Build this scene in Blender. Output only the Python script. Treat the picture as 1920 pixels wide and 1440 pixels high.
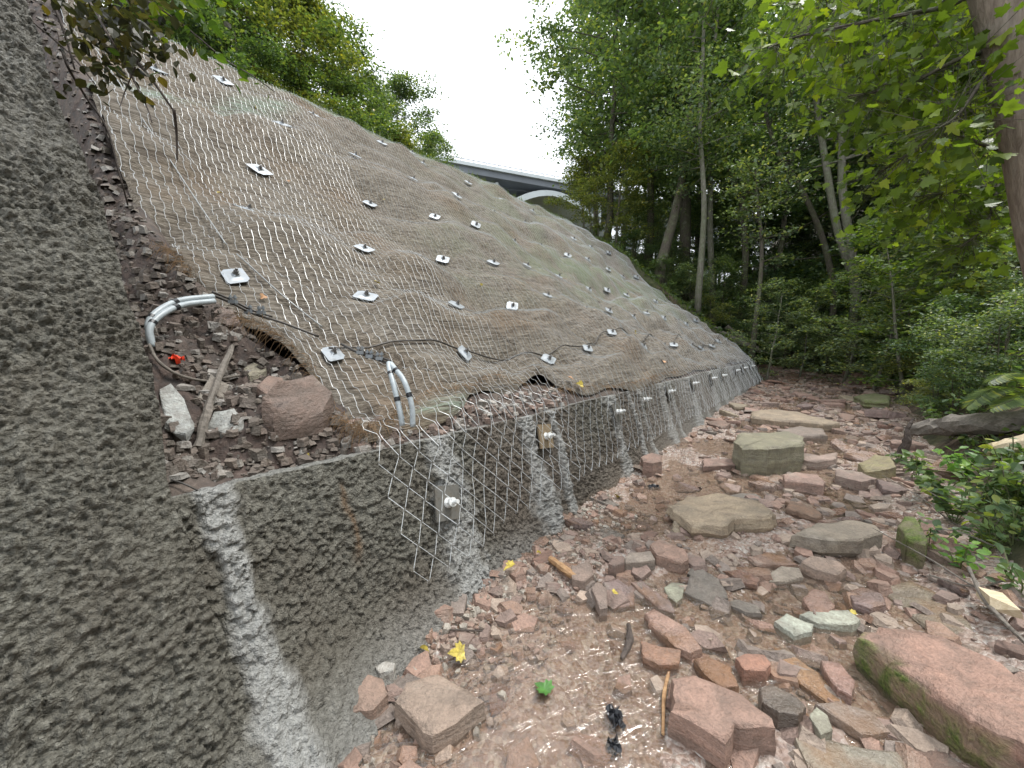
import bpy, math, random
import numpy as np
from mathutils import Vector, Matrix, Quaternion

for o in list(bpy.data.objects):
    bpy.data.objects.remove(o)
R = math.radians
sc = bpy.context.scene
COL = sc.collection
rng = np.random.default_rng(7)
random.seed(7)

# ------------------------------------------------------------------ camera
CAMH, PITCH, FPX = 1.65, R(6.33), 721.0
cd = bpy.data.cameras.new('camera')
cam = bpy.data.objects.new('camera', cd)
COL.objects.link(cam)
cam.location = (0, 0, CAMH)
cam.rotation_euler = (R(90) - PITCH, 0, 0)
cd.sensor_fit = 'HORIZONTAL'
cd.sensor_width = 36
cd.lens = 36 * FPX / 1920
cd.clip_start = 0.05
cd.clip_end = 2000
sc.camera = cam

# ------------------------------------------------------------------ world: bright even overcast
SUN_EL, SUN_AZ = R(66), R(78)
w = bpy.data.worlds.new('World')
sc.world = w
w.use_nodes = True
nt = w.node_tree
bg = nt.nodes['Background']
sky = nt.nodes.new('ShaderNodeTexSky')
sky.sky_type = 'NISHITA'
sky.sun_disc = False
sky.sun_elevation = SUN_EL
sky.sun_rotation = SUN_AZ
sky.dust_density = 4
hs = nt.nodes.new('ShaderNodeHueSaturation')
hs.inputs['Saturation'].default_value = 0.25
mx = nt.nodes.new('ShaderNodeMixRGB')
mx.inputs[0].default_value = 0.7
mx.inputs[2].default_value = (10.4, 11.0, 11.6, 1)
nt.links.new(sky.outputs[0], hs.inputs['Color'])
nt.links.new(hs.outputs[0], mx.inputs[1])
nt.links.new(mx.outputs[0], bg.inputs[0])
bg.inputs[1].default_value = 0.115
sd = bpy.data.lights.new('sun', 'SUN')
sd.energy = 1.5
sd.angle = R(12)
sd.color = (1, 0.97, 0.92)
so = bpy.data.objects.new('sun', sd)
COL.objects.link(so)
dirv = Vector((math.sin(SUN_AZ) * math.cos(SUN_EL), math.cos(SUN_AZ) * math.cos(SUN_EL), math.sin(SUN_EL)))
so.rotation_euler = dirv.to_track_quat('Z', 'Y').to_euler()
sc.view_settings.view_transform = 'Standard'
sc.view_settings.look = 'None'
sc.view_settings.gamma = 1
sc.view_settings.use_curve_mapping = False
sc.view_settings.exposure = 1.05
sc.render.engine = 'CYCLES'
sc.cycles.max_bounces = 6
sc.cycles.diffuse_bounces = 4
sc.cycles.glossy_bounces = 2
sc.cycles.transmission_bounces = 3
sc.cycles.transparent_max_bounces = 8

# ------------------------------------------------------------------ frames: s along the creek, t into the slope
AZ = R(39.8)
UX, UY = math.sin(AZ), math.cos(AZ)
NX, NY = -math.cos(AZ), math.sin(AZ)


def W(s, t, z):
    s, t, z = np.broadcast_arrays(np.asarray(s, float), np.asarray(t, float), np.asarray(z, float))
    return np.stack([s * UX + t * NX, s * UY + t * NY, z], -1)


def ST(P):
    return P[..., 0] * UX + P[..., 1] * UY, P[..., 0] * NX + P[..., 1] * NY


def ray(x, y):
    a, b = (x - 960) / FPX, -(y - 720) / FPX
    c, s = math.cos(PITCH), math.sin(PITCH)
    return np.array([a, c + b * s, -s + b * c])


def at(x, y, Z):
    return np.array([0, 0, CAMH]) + ray(x, y) * Z


def hit(x, y, f, k0=0.4, k1=70):
    """first point where the ray through a photo pixel meets the height field z=f(s,t)"""
    d = ray(x, y)
    ks = np.geomspace(k0, k1, 900)
    P = np.array([0, 0, CAMH]) + ks[:, None] * d
    s, t = ST(P)
    g = P[:, 2] - f(s, t)
    i = np.where((g[:-1] > 0) & (g[1:] <= 0))[0]
    if len(i) == 0:
        return P[-1]
    i = i[0]
    q = g[i] / (g[i] - g[i + 1])
    return P[i] * (1 - q) + P[i + 1] * q


# ------------------------------------------------------------------ noise
def hsh(ix, iy, seed):
    h = (ix.astype(np.int64) * 374761393 + iy.astype(np.int64) * 668265263 + seed * 1442695041) & 0xffffffff
    h = ((h ^ (h >> 13)) * 1274126177) & 0xffffffff
    h = ((h ^ (h >> 16)) * 2246822519) & 0xffffffff
    return ((h ^ (h >> 15)) & 0xffffff) / float(0xffffff)


def vn(x, y, seed=0):
    x, y = np.broadcast_arrays(np.asarray(x, float), np.asarray(y, float))
    ix, iy = np.floor(x), np.floor(y)
    fx, fy = x - ix, y - iy
    fx, fy = fx * fx * (3 - 2 * fx), fy * fy * (3 - 2 * fy)
    a, b, c, d = hsh(ix, iy, seed), hsh(ix + 1, iy, seed), hsh(ix, iy + 1, seed), hsh(ix + 1, iy + 1, seed)
    return (a * (1 - fx) + b * fx) * (1 - fy) + (c * (1 - fx) + d * fx) * fy - 0.5


def fbm(x, y, o=4, seed=0):
    r, a = 0, 1.0
    for i in range(o):
        r = r + a * vn(np.asarray(x) * 2 ** i + i * 17.3, np.asarray(y) * 2 ** i - i * 9.1, seed + i)
        a *= 0.5
    return r


def worley(x, y, seed=0):
    x, y = np.broadcast_arrays(np.asarray(x, float), np.asarray(y, float))
    ix, iy = np.floor(x), np.floor(y)
    best = np.full(x.shape, 9.0)
    for dx in (-1, 0, 1):
        for dy in (-1, 0, 1):
            px = ix + dx + hsh(ix + dx, iy + dy, seed)
            py = iy + dy + hsh(ix + dx, iy + dy, seed + 5)
            best = np.minimum(best, (px - x) ** 2 + (py - y) ** 2)
    return np.sqrt(best)


def sm(x, a, b):
    x = np.clip((np.asarray(x, float) - a) / (b - a), 0, 1)
    return x * x * (3 - 2 * x)


# ------------------------------------------------------------------ mesh helpers
def mesh_from(name, V, F, smooth=False, attrs=None, fattrs=None, mats=()):
    """F: one int array (m,k) or a list of such arrays"""
    me = bpy.data.meshes.new(name)
    V = np.ascontiguousarray(np.asarray(V, np.float32).reshape(-1, 3))
    Fs = F if isinstance(F, list) else [F]
    Fs = [np.asarray(f, np.int32) for f in Fs if len(f)]
    loops = np.concatenate([f.ravel() for f in Fs])
    sizes = np.concatenate([np.full(len(f), f.shape[1], np.int32) for f in Fs])
    starts = np.concatenate([[0], np.cumsum(sizes)[:-1]]).astype(np.int32)
    me.vertices.add(len(V))
    me.vertices.foreach_set('co', V.ravel())
    me.loops.add(len(loops))
    me.loops.foreach_set('vertex_index', loops)
    me.polygons.add(len(sizes))
    me.polygons.foreach_set('loop_start', starts)
    me.polygons.foreach_set('loop_total', sizes)
    if isinstance(smooth, list):
        sf = np.concatenate([np.full(len(f), bool(q)) for f, q in zip(Fs, smooth)])
    else:
        sf = np.full(len(sizes), bool(smooth))
    me.polygons.foreach_set('use_smooth', sf)
    for k, a in (attrs or {}).items():
        me.attributes.new(k, 'FLOAT', 'POINT').data.foreach_set('value', np.asarray(a, np.float32).ravel())
    for k, a in (fattrs or {}).items():
        me.attributes.new(k, 'FLOAT', 'FACE').data.foreach_set('value', np.asarray(a, np.float32).ravel())
    me.update(calc_edges=True)
    me.validate()
    for m in mats:
        me.materials.append(m)
    return me


def obj(name, me, parent=None, loc=None, color=None):
    o = bpy.data.objects.new(name, me)
    COL.objects.link(o)
    if parent is not None:
        o.parent = parent
    if loc is not None:
        o.location = loc
    if color is not None:
        o.color = (*color, 1)
    return o


def tag(o, label, cat, group=None):
    o['label'] = label
    o['category'] = cat
    if group:
        o['group'] = group
    return o


def kind(o, k):
    o['kind'] = k
    return o


def empty(name, loc, label=None, cat=None, group=None):
    o = bpy.data.objects.new(name, None)
    COL.objects.link(o)
    o.location = loc
    o.empty_display_size = 0.1
    if label:
        tag(o, label, cat, group)
    return o


def grid_faces(nu, nv):
    i = np.arange(nu * nv).reshape(nu, nv)
    return np.stack([i[:-1, :-1], i[1:, :-1], i[1:, 1:], i[:-1, 1:]], -1).reshape(-1, 4)


class MB:
    def __init__(s):
        s.V, s.F, s.n, s.r = [], {}, 0, {}

    def add(s, V, F, rnd=None):
        V = np.asarray(V, float).reshape(-1, 3)
        F = np.asarray(F, int)
        k = F.shape[1]
        s.F.setdefault(k, []).append(F + s.n)
        s.r.setdefault(k, []).append(np.broadcast_to(0.5 if rnd is None else rnd, (len(F),)))
        s.V.append(V)
        s.n += len(V)

    def tube(s, P, r, k=6, cap=True):
        P = np.asarray(P, float)
        r = np.broadcast_to(np.asarray(r, float), (len(P),))
        T = np.gradient(P, axis=0)
        T /= np.linalg.norm(T, axis=1)[:, None] + 1e-9
        ref = np.array([0, 0, 1.0]) if abs(T[0][2]) < 0.9 else np.array([1.0, 0, 0])
        B = np.cross(T, ref)
        B /= np.linalg.norm(B, axis=1)[:, None] + 1e-9
        C = np.cross(B, T)
        a = np.arange(k) * 2 * np.pi / k
        V = P[:, None] + r[:, None, None] * (B[:, None] * np.cos(a)[None, :, None] + C[:, None] * np.sin(a)[None, :, None])
        i = np.arange(len(P) * k).reshape(len(P), k)
        j = np.roll(i, -1, 1)
        F = np.stack([i[:-1], j[:-1], j[1:], i[1:]], -1).reshape(-1, 4)
        s.add(V, F)
        if cap:
            s.F.setdefault(k, []).append(np.array([i[0][::-1], i[-1]]) + s.n - len(P) * k)
            s.r.setdefault(k, []).append(np.array([.5, .5]))

    def box(s, c, d, M=None):
        v = np.array([[x, y, z] for x in (-1, 1) for y in (-1, 1) for z in (-1, 1)], float) * np.asarray(d) / 2
        if M is not None:
            v = v @ np.asarray(M).T
        s.add(v + np.asarray(c), [[0, 1, 3, 2], [4, 6, 7, 5], [0, 4, 5, 1], [2, 3, 7, 6], [0, 2, 6, 4], [1, 5, 7, 3]])

    def prism(s, c, r, h, k=6, r2=None, M=None):
        """k-gon frustum from z=0 to z=h"""
        r2 = r if r2 is None else r2
        a = np.arange(k) * 2 * np.pi / k
        v = np.concatenate([np.stack([r * np.cos(a), r * np.sin(a), 0 * a], 1), np.stack([r2 * np.cos(a), r2 * np.sin(a), 0 * a + h], 1)])
        if M is not None:
            v = v @ np.asarray(M).T
        i = np.arange(k)
        s.add(v + np.asarray(c), np.stack([i, (i + 1) % k, (i + 1) % k + k, i + k], 1))
        s.F.setdefault(k, []).append(np.array([i[::-1], i + k]) + s.n - 2 * k)
        s.r.setdefault(k, []).append(np.array([.5, .5]))

    def mesh(s, name, mat, smooth=False, rnd=False):
        ks = list(s.F)
        F = [np.concatenate(s.F[k]) for k in ks]
        fa = {'rnd': np.concatenate([np.concatenate(s.r[k]) for k in ks])} if rnd else None
        return mesh_from(name, np.concatenate(s.V), F, smooth, fattrs=fa, mats=[mat])


# ------------------------------------------------------------------ material helpers
class Mat:
    def __init__(s, name):
        s.m = bpy.data.materials.new(name)
        s.m.use_nodes = True
        s.nt = s.m.node_tree
        s.b = s.nt.nodes['Principled BSDF']
        s.out = s.nt.nodes['Material Output']

    def n(s, typ, **k):
        nd = s.nt.nodes.new('ShaderNode' + typ)
        for a, v in k.items():
            setattr(nd, a, v)
        return nd

    def put(s, sock, v):
        if hasattr(v, 'is_output') or isinstance(v, bpy.types.NodeSocket):
            s.nt.links.new(v, sock)
        else:
            if sock.type == 'RGBA' and not isinstance(v, (int, float)) and len(v) == 3:
                v = (*v, 1)
            sock.default_value = v

    def set(s, **k):
        for a, v in k.items():
            s.put(s.b.inputs[a.replace('_', ' ')], v)
        return s

    def pos(s, scale=(1, 1, 1), rot=(0, 0, 0), coord='Object'):
        tc = s.n('TexCoord')
        mp = s.n('Mapping')
        mp.inputs['Scale'].default_value = scale
        mp.inputs['Rotation'].default_value = rot
        s.nt.links.new(tc.outputs[coord], mp.inputs[0])
        return mp.outputs[0]

    def geopos(s, scale=(1, 1, 1), rot=(0, 0, 0)):
        g = s.n('NewGeometry')
        m0 = s.n('Mapping')
        m0.inputs['Rotation'].default_value = rot
        s.nt.links.new(g.outputs['Position'], m0.inputs[0])
        mp = s.n('Mapping')
        mp.inputs['Scale'].default_value = scale
        s.nt.links.new(m0.outputs[0], mp.inputs[0])
        return mp.outputs[0]

    def noise(s, vec, scale=5, detail=4, rough=0.55, dist=0):
        nd = s.n('TexNoise')
        s.put(nd.inputs['Vector'], vec)
        nd.inputs['Scale'].default_value = scale
        nd.inputs['Detail'].default_value = detail
        nd.inputs['Roughness'].default_value = rough
        nd.inputs['Distortion'].default_value = dist
        return nd.outputs['Fac']

    def voro(s, vec, scale=5, feature='F1'):
        nd = s.n('TexVoronoi', feature=feature)
        s.put(nd.inputs['Vector'], vec)
        nd.inputs['Scale'].default_value = scale
        return nd.outputs['Distance']

    def ramp(s, f, stops, interp='LINEAR'):
        nd = s.n('ValToRGB')
        cr = nd.color_ramp
        cr.interpolation = interp
        while len(cr.elements) < len(stops):
            cr.elements.new(0.5)
        for e, (p, c) in zip(cr.elements, stops):
            e.position = p
            e.color = (c, c, c, 1) if isinstance(c, (int, float)) else (*c, 1)
        s.put(nd.inputs[0], f)
        return nd.outputs[0]

    def mix(s, f, a, b, mode='MIX'):
        nd = s.n('MixRGB', blend_type=mode)
        s.put(nd.inputs[0], f)
        s.put(nd.inputs[1], a)
        s.put(nd.inputs[2], b)
        return nd.outputs[0]

    def math(s, op, a, b=0.0):
        nd = s.n('Math', operation=op)
        s.put(nd.inputs[0], a)
        s.put(nd.inputs[1], b)
        return nd.outputs[0]

    def attr(s, name):
        return s.n('Attribute', attribute_name=name).outputs['Fac']

    def bump(s, h, strength=0.5, dist=0.01):
        nd = s.n('Bump')
        nd.inputs['Strength'].default_value = strength
        nd.inputs['Distance'].default_value = dist
        s.put(nd.inputs['Height'], h)
        s.nt.links.new(nd.outputs[0], s.b.inputs['Normal'])
        return s


def M_shotcrete():
    m = Mat('shotcrete')
    p = m.pos()
    n1 = m.noise(p, 45, 5, 0.6)
    n2 = m.noise(p, 1.6, 4, 0.6)
    n3 = m.noise(p, 160, 3)
    c = m.ramp(n1, [(0.3, (0.060, 0.057, 0.045)), (0.52, (0.138, 0.131, 0.106)), (0.75, (0.265, 0.255, 0.215))])
    c = m.mix(m.ramp(n2, [(0.4, 0.0), (0.65, 0.55)]), c, (0.105, 0.088, 0.066))
    c = m.mix(m.math('MULTIPLY', m.attr('brown'), 0.6), c, m.ramp(n1, [(0.3, (0.07, 0.052, 0.039)), (0.7, (0.19, 0.148, 0.115))]))
    c = m.mix(m.math('MULTIPLY', m.attr('pale'), 0.78), c, m.ramp(n1, [(0.3, (0.25, 0.252, 0.24)), (0.7, (0.50, 0.50, 0.48))]))
    c = m.mix(m.math('MULTIPLY', m.attr('rust'), 0.6), c, (0.14, 0.07, 0.022))
    m.set(Base_Color=c, Roughness=m.ramp(n2, [(0.3, 0.62), (0.7, 0.9)]))
    vo = m.voro(p, 75)
    m.bump(m.math('ADD', m.math('ADD', m.math('MULTIPLY', n3, 0.9), n1), m.math('MULTIPLY', vo, -0.7)), 1.0, 0.018)
    return m.m


def M_coir():
    m = Mat('coir_fabric')
    fib = m.geopos((5, 110, 110), (0, 0, -(R(90) - AZ)))
    wob = m.geopos((1.3, 6, 6), (0, 0, -(R(90) - AZ)))
    g = m.geopos()
    f1 = m.noise(fib, 1.0, 5, 0.7, 0.6)
    f2 = m.noise(wob, 1.0, 4, 0.6, 0.5)
    f3 = m.noise(g, 0.7, 4, 0.6)
    c = m.ramp(f1, [(0.3, (0.055, 0.042, 0.031)), (0.5, (0.195, 0.168, 0.132)), (0.7, (0.43, 0.385, 0.32))])
    c = m.mix(m.ramp(f2, [(0.35, 0.0), (0.62, 0.65)]), c, m.ramp(f1, [(0.3, (0.07, 0.06, 0.05)), (0.7, (0.37, 0.335, 0.29))]))
    c = m.mix(m.ramp(f3, [(0.52, 0.0), (0.7, 0.45)]), c, m.ramp(f1, [(0.3, (0.10, 0.06, 0.032)), (0.7, (0.27, 0.175, 0.10))]))
    f4 = m.noise(m.geopos((1.5, 30, 30), (0, 0, -(R(90) - AZ))), 1.0, 4, 0.65, 0.8)
    c = m.mix(m.ramp(f4, [(0.36, 0.75), (0.52, 0.0)]), c, (0.06, 0.046, 0.034))
    gr = m.math('MULTIPLY', m.attr('green'), m.ramp(m.noise(g, 1.3, 5, 0.65), [(0.42, 0.0), (0.6, 1.0)]))
    c = m.mix(gr, c, m.ramp(f1, [(0.3, (0.08, 0.095, 0.05)), (0.7, (0.26, 0.29, 0.20))]))
    c = m.mix(m.math('MULTIPLY', m.attr('gridnet'), m.ramp(f4, [(0.42, 0.1), (0.6, 0.7)])), c, (0.22, 0.30, 0.235))
    m.set(Base_Color=c, Roughness=0.95)
    m.b.inputs['Specular IOR Level'].default_value = 0.15
    m.bump(m.math('ADD', f1, m.math('MULTIPLY', f4, 1.5)), 1.0, 0.02)
    return m.m


def M_soil():
    m = Mat('soil')
    g = m.geopos()
    n1 = m.noise(g, 14, 6, 0.65)
    n2 = m.noise(g, 2.2, 4)
    c = m.ramp(n1, [(0.35, (0.022, 0.016, 0.013)), (0.57, (0.068, 0.046, 0.037)), (0.75, (0.17, 0.135, 0.115))])
    c = m.mix(m.ramp(n2, [(0.45, 0.0), (0.65, 0.6)]), c, m.ramp(n1, [(0.3, (0.05, 0.037, 0.028)), (0.7, (0.17, 0.14, 0.115))]))
    m.set(Base_Color=c, Roughness=m.ramp(n1, [(0.3, 0.65), (0.7, 0.95)]))
    m.bump(n1, 0.8, 0.03)
    return m.m


def M_bed():
    m = Mat('creek_gravel')
    g = m.geopos()
    v = m.n('TexVoronoi')
    m.put(v.inputs['Vector'], g)
    v.inputs['Scale'].default_value = 42
    n1 = m.noise(g, 30, 5, 0.65)
    n2 = m.noise(g, 1.1, 4, 0.6)
    n4 = m.noise(g, 4.0, 4, 0.6)
    hue = m.n('SeparateColor')
    m.nt.links.new(v.outputs['Color'], hue.inputs[0])
    c = m.ramp(hue.outputs[0], [(0.0, (0.19, 0.13, 0.105)), (0.35, (0.31, 0.225, 0.185)), (0.6, (0.37, 0.31, 0.265)), (0.85, (0.45, 0.42, 0.38)), (1.0, (0.15, 0.125, 0.112))])
    c = m.mix(m.ramp(n1, [(0.35, 0.7), (0.6, 0.0)]), c, (0.15, 0.09, 0.062))
    c = m.mix(m.ramp(n4, [(0.45, 0.0), (0.66, 0.55)]), c, (0.31, 0.225, 0.185))
    c = m.mix(m.ramp(n2, [(0.52, 0.0), (0.7, 0.5)]), c, (0.22, 0.125, 0.06))
    m.set(Base_Color=c, Roughness=m.ramp(n4, [(0.35, 0.10), (0.65, 0.42)]))
    m.b.inputs['Specular IOR Level'].default_value = 0.65
    m.bump(m.math('ADD', m.math('MULTIPLY', v.outputs['Distance'], -0.8), n1), 0.8, 0.02)
    return m.m


def M_water():
    m = Mat('water')
    g = m.geopos((1, 1, 1), (0, 0, -(R(90) - AZ)))
    n = m.noise(m.geopos((7, 16, 16), (0, 0, -(R(90) - AZ) + 0.5)), 1.0, 4, 0.6, 0.8)
    n2 = m.noise(g, 60, 2)
    gl = m.n('BsdfGlossy')
    gl.inputs['Roughness'].default_value = 0.06
    gl.inputs['Color'].default_value = (1, 1, 1, 1)
    tr = m.n('BsdfTransparent')
    tr.inputs['Color'].default_value = (0.93, 0.87, 0.80, 1)
    bp = m.n('Bump')
    bp.inputs['Strength'].default_value = 0.55
    bp.inputs['Distance'].default_value = 0.03
    m.put(bp.inputs['Height'], m.math('ADD', n, m.math('MULTIPLY', n2, 0.03)))
    fr = m.n('Fresnel')
    fr.inputs['IOR'].default_value = 1.55
    m.nt.links.new(bp.outputs[0], gl.inputs['Normal'])
    m.nt.links.new(bp.outputs[0], fr.inputs['Normal'])
    ms = m.n('MixShader')
    m.nt.links.new(fr.outputs[0], ms.inputs[0])
    df = m.n('BsdfDiffuse')
    df.inputs['Color'].default_value = (0.30, 0.235, 0.19, 1)
    m2 = m.n('MixShader')
    m2.inputs[0].default_value = 0.12
    m.nt.links.new(tr.outputs[0], m2.inputs[1])
    m.nt.links.new(df.outputs[0], m2.inputs[2])
    m.nt.links.new(m2.outputs[0], ms.inputs[1])
    m.nt.links.new(gl.outputs[0], ms.inputs[2])
    m.nt.links.new(ms.outputs[0], m.out.inputs['Surface'])
    return m.m


def M_stone(name, wet):
    m = Mat(name)
    oi = m.n('ObjectInfo')
    p = m.pos()
    off = m.n('VectorMath', operation='ADD')
    m.nt.links.new(p, off.inputs[0])
    m.nt.links.new(oi.outputs['Random'], off.inputs[1])
    sc_ = m.n('VectorMath', operation='SCALE')
    m.nt.links.new(off.outputs[0], sc_.inputs[0])
    sc_.inputs['Scale'].default_value = 1
    v = off.outputs[0]
    st = m.n('Mapping')
    st.inputs['Scale'].default_value = (3, 3, 22)
    st.inputs['Rotation'].default_value = (0.2, 0.15, 0)
    m.nt.links.new(v, st.inputs[0])
    n1 = m.noise(v, 9, 6, 0.65)
    n2 = m.noise(st.outputs[0], 1.2, 5, 0.6, 0.4)
    n3 = m.noise(v, 70, 4, 0.65)
    n4 = m.noise(v, 3.0, 4, 0.6)
    c = m.mix(m.ramp(n2, [(0.35, 0.0), (0.65, 1.0)]), m.mix(1.0, oi.outputs['Color'], (0.72, 0.72, 0.72), 'MULTIPLY'), m.mix(1.0, oi.outputs['Color'], (1.05, 1.0, 0.97), 'MULTIPLY'))
    c = m.mix(m.ramp(n1, [(0.35, 0.7), (0.55, 0.0)]), c, m.mix(1.0, c, (0.5, 0.46, 0.44), 'MULTIPLY'))
    c = m.mix(m.ramp(n3, [(0.4, 0.6), (0.6, 0.0)]), c, m.mix(1.0, c, (0.55, 0.52, 0.5), 'MULTIPLY'))
    c = m.mix(m.ramp(m.noise(v, 5.5, 5, 0.7, 1.2), [(0.44, 0.55), (0.54, 0.0)]), c, m.mix(1.0, c, (0.62, 0.60, 0.60), 'MULTIPLY'))
    c = m.mix(m.ramp(n4, [(0.58, 0.0), (0.7, 0.4)]), c, (0.33, 0.28, 0.23))
    c = m.mix(0.26, m.mix(1.0, c, (1.2, 1.25, 1.25), 'MULTIPLY'), (0.29, 0.25, 0.205))
    if wet:
        c = m.mix(m.ramp(n4, [(0.35, 0.55), (0.5, 0.0)]), c, (0.20, 0.10, 0.04))
        m.set(Base_Color=c, Roughness=m.ramp(n1, [(0.35, 0.12), (0.65, 0.4)]))
    else:
        c = m.mix(m.math('MULTIPLY', m.attr('moss'), m.ramp(n1, [(0.4, 0.2), (0.6, 1.0)])), c, m.ramp(n3, [(0.3, (0.03, 0.05, 0.008)), (0.7, (0.14, 0.19, 0.03))]))
        m.set(Base_Color=c, Roughness=m.ramp(n1, [(0.3, 0.55), (0.7, 0.85)]))
    m.bump(m.math('ADD', m.math('MULTIPLY', n2, 0.6), m.math('ADD', n1, m.math('MULTIPLY', n3, 0.5))), 0.9, 0.025)
    return m.m


def M_leaf(name='leaf', trans=0.35):
    m = Mat(name)
    oi = m.n('ObjectInfo')
    r = m.attr('rnd')
    c = m.mix(1.0, oi.outputs['Color'], m.ramp(r, [(0.0, (0.5, 0.55, 0.6)), (0.5, (1.0, 1.0, 1.0)), (0.86, (1.5, 1.35, 1.05)), (1.0, (2.4, 1.7, 0.8))]), 'MULTIPLY')
    m.set(Base_Color=c, Roughness=0.38)
    m.b.inputs['Specular IOR Level'].default_value = 0.55 if name == 'leaf' else 0.3
    tr = m.n('BsdfTranslucent')
    m.put(tr.inputs['Color'], m.mix(1.0, c, (1.5, 1.6, 0.5), 'MULTIPLY'))
    ms = m.n('MixShader')
    ms.inputs[0].default_value = trans
    m.nt.links.new(m.b.outputs[0], ms.inputs[1])
    m.nt.links.new(tr.outputs[0], ms.inputs[2])
    m.nt.links.new(ms.outputs[0], m.out.inputs['Surface'])
    return m.m


def M_bark(name, a, b, moss=0.0):
    m = Mat(name)
    p = m.pos((1, 1, 0.18))
    n1 = m.noise(p, 38, 5, 0.65, 0.3)
    n2 = m.noise(m.pos(), 4, 4)
    c = m.ramp(n1, [(0.3, a), (0.7, b)])
    if moss:
        c = m.mix(m.math('MULTIPLY', m.ramp(n2, [(0.42, 0.0), (0.6, 1.0)]), moss), c, (0.06, 0.08, 0.018))
    c = m.mix(m.ramp(n2, [(0.55, 0.0), (0.7, 0.3)]), c, (0.30, 0.30, 0.27))
    m.set(Base_Color=c, Roughness=0.9)
    m.bump(n1, 0.9, 0.015)
    return m.m


def M_wood(name, a, b):
    m = Mat(name)
    n1 = m.noise(m.pos((2, 30, 30)), 2, 5, 0.65, 0.4)
    n2 = m.noise(m.pos(), 9, 4)
    c = m.mix(m.ramp(n2, [(0.4, 0.0), (0.65, 0.5)]), m.ramp(n1, [(0.3, a), (0.7, b)]), a)
    m.set(Base_Color=c, Roughness=0.8)
    m.bump(n1, 0.6, 0.006)
    return m.m


def M_metal(name, col, rough, dirt=0.3, metallic=0.85, stain=(0.10, 0.085, 0.07)):
    m = Mat(name)
    n = m.noise(m.pos(), 22, 4, 0.6)
    m.set(Base_Color=m.mix(m.ramp(n, [(0.45, 0.0), (0.7, dirt)]), col, stain), Metallic=metallic, Roughness=m.ramp(n, [(0.3, rough - 0.1), (0.7, rough + 0.15)]))
    return m.m


def M_plain(name, col, rough=0.8, var=0.4, scale=6):
    m = Mat(name)
    n = m.noise(m.pos(), scale, 5, 0.6)
    lo = tuple(x * (1 - var) for x in col)
    hi = tuple(min(1, x * (1 + var)) for x in col)
    m.set(Base_Color=m.ramp(n, [(0.3, lo), (0.7, hi)]), Roughness=rough)
    m.bump(n, 0.3, 0.01)
    return m.m


def M_forest_floor():
    m = Mat('forest_floor')
    g = m.geopos()
    n1 = m.noise(g, 7, 6, 0.65)
    n2 = m.noise(g, 0.6, 4, 0.6)
    c = m.ramp(n1, [(0.32, (0.022, 0.017, 0.011)), (0.55, (0.065, 0.045, 0.028)), (0.72, (0.14, 0.10, 0.065))])
    c = m.mix(m.ramp(n2, [(0.42, 0.0), (0.6, 0.7)]), c, m.ramp(n1, [(0.3, (0.018, 0.03, 0.008)), (0.7, (0.075, 0.105, 0.03))]))
    m.set(Base_Color=c, Roughness=0.95)
    m.bump(n1, 0.8, 0.05)
    return m.m


SHOT, COIR, SOIL, BED, WATER = M_shotcrete(), M_coir(), M_soil(), M_bed(), M_water()
STONE, STONEW = M_stone('stone', False), M_stone('wet_stone', True)
LEAF, LEAFN = M_leaf('leaf', 0.42), M_leaf('near_leaf', 0.45)
BARK = M_bark('bark', (0.035, 0.028, 0.021), (0.13, 0.11, 0.085), 0.5)
BARKP = M_bark('pale_bark', (0.07, 0.066, 0.052), (0.22, 0.205, 0.165), 0.55)
BARKM = M_bark('smooth_bark', (0.12, 0.09, 0.068), (0.25, 0.20, 0.155), 0.0)
DRIFT = M_wood('weathered_wood', (0.075, 0.065, 0.053), (0.23, 0.20, 0.17))
WOODO = M_wood('bare_wood', (0.24, 0.13, 0.06), (0.46, 0.29, 0.15))
WOODP = M_wood('pale_wood', (0.45, 0.35, 0.22), (0.68, 0.58, 0.42))
WOODD = M_wood('dark_wood', (0.028, 0.02, 0.016), (0.11, 0.085, 0.07))
GALV = M_metal('galvanised_steel', (0.27, 0.295, 0.32), 0.5, 0.6, 0.55, (0.3, 0.3, 0.29))
WIRE = M_metal('galvanised_wire', (0.56, 0.58, 0.59), 0.4, 0.3, 0.35, (0.28, 0.25, 0.21))
NUT = M_metal('dull_steel', (0.20, 0.195, 0.19), 0.5, 0.4, 0.7, (0.14, 0.09, 0.06))
NUTW = M_metal('zinc_nut', (0.72, 0.73, 0.72), 0.4, 0.3, 0.3, (0.4, 0.4, 0.38))
PLATEW = M_metal('wall_plate_steel', (0.17, 0.165, 0.15), 0.55, 0.6, 0.5, (0.13, 0.105, 0.075))
PLATER = M_metal('stained_plate_steel', (0.26, 0.20, 0.13), 0.6, 0.7, 0.3, (0.17, 0.12, 0.07))
CABLE = M_metal('steel_cable', (0.075, 0.07, 0.065), 0.5, 0.4, 0.6)
CABLEG = M_metal('bright_cable', (0.30, 0.31, 0.31), 0.45, 0.4, 0.5)
SLEEVE = M_plain('grey_sleeve', (0.36, 0.40, 0.42), 0.4, 0.2, 12)
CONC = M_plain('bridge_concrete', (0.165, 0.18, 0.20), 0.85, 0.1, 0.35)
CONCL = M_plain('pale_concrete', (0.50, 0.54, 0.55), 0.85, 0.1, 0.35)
FFLOOR = M_forest_floor()
RED = M_plain('red_plastic', (0.75, 0.06, 0.02), 0.4, 0.2, 30)
BLACK = M_plain('black_scrap', (0.014, 0.015, 0.018), 0.35, 0.4, 30)

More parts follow.
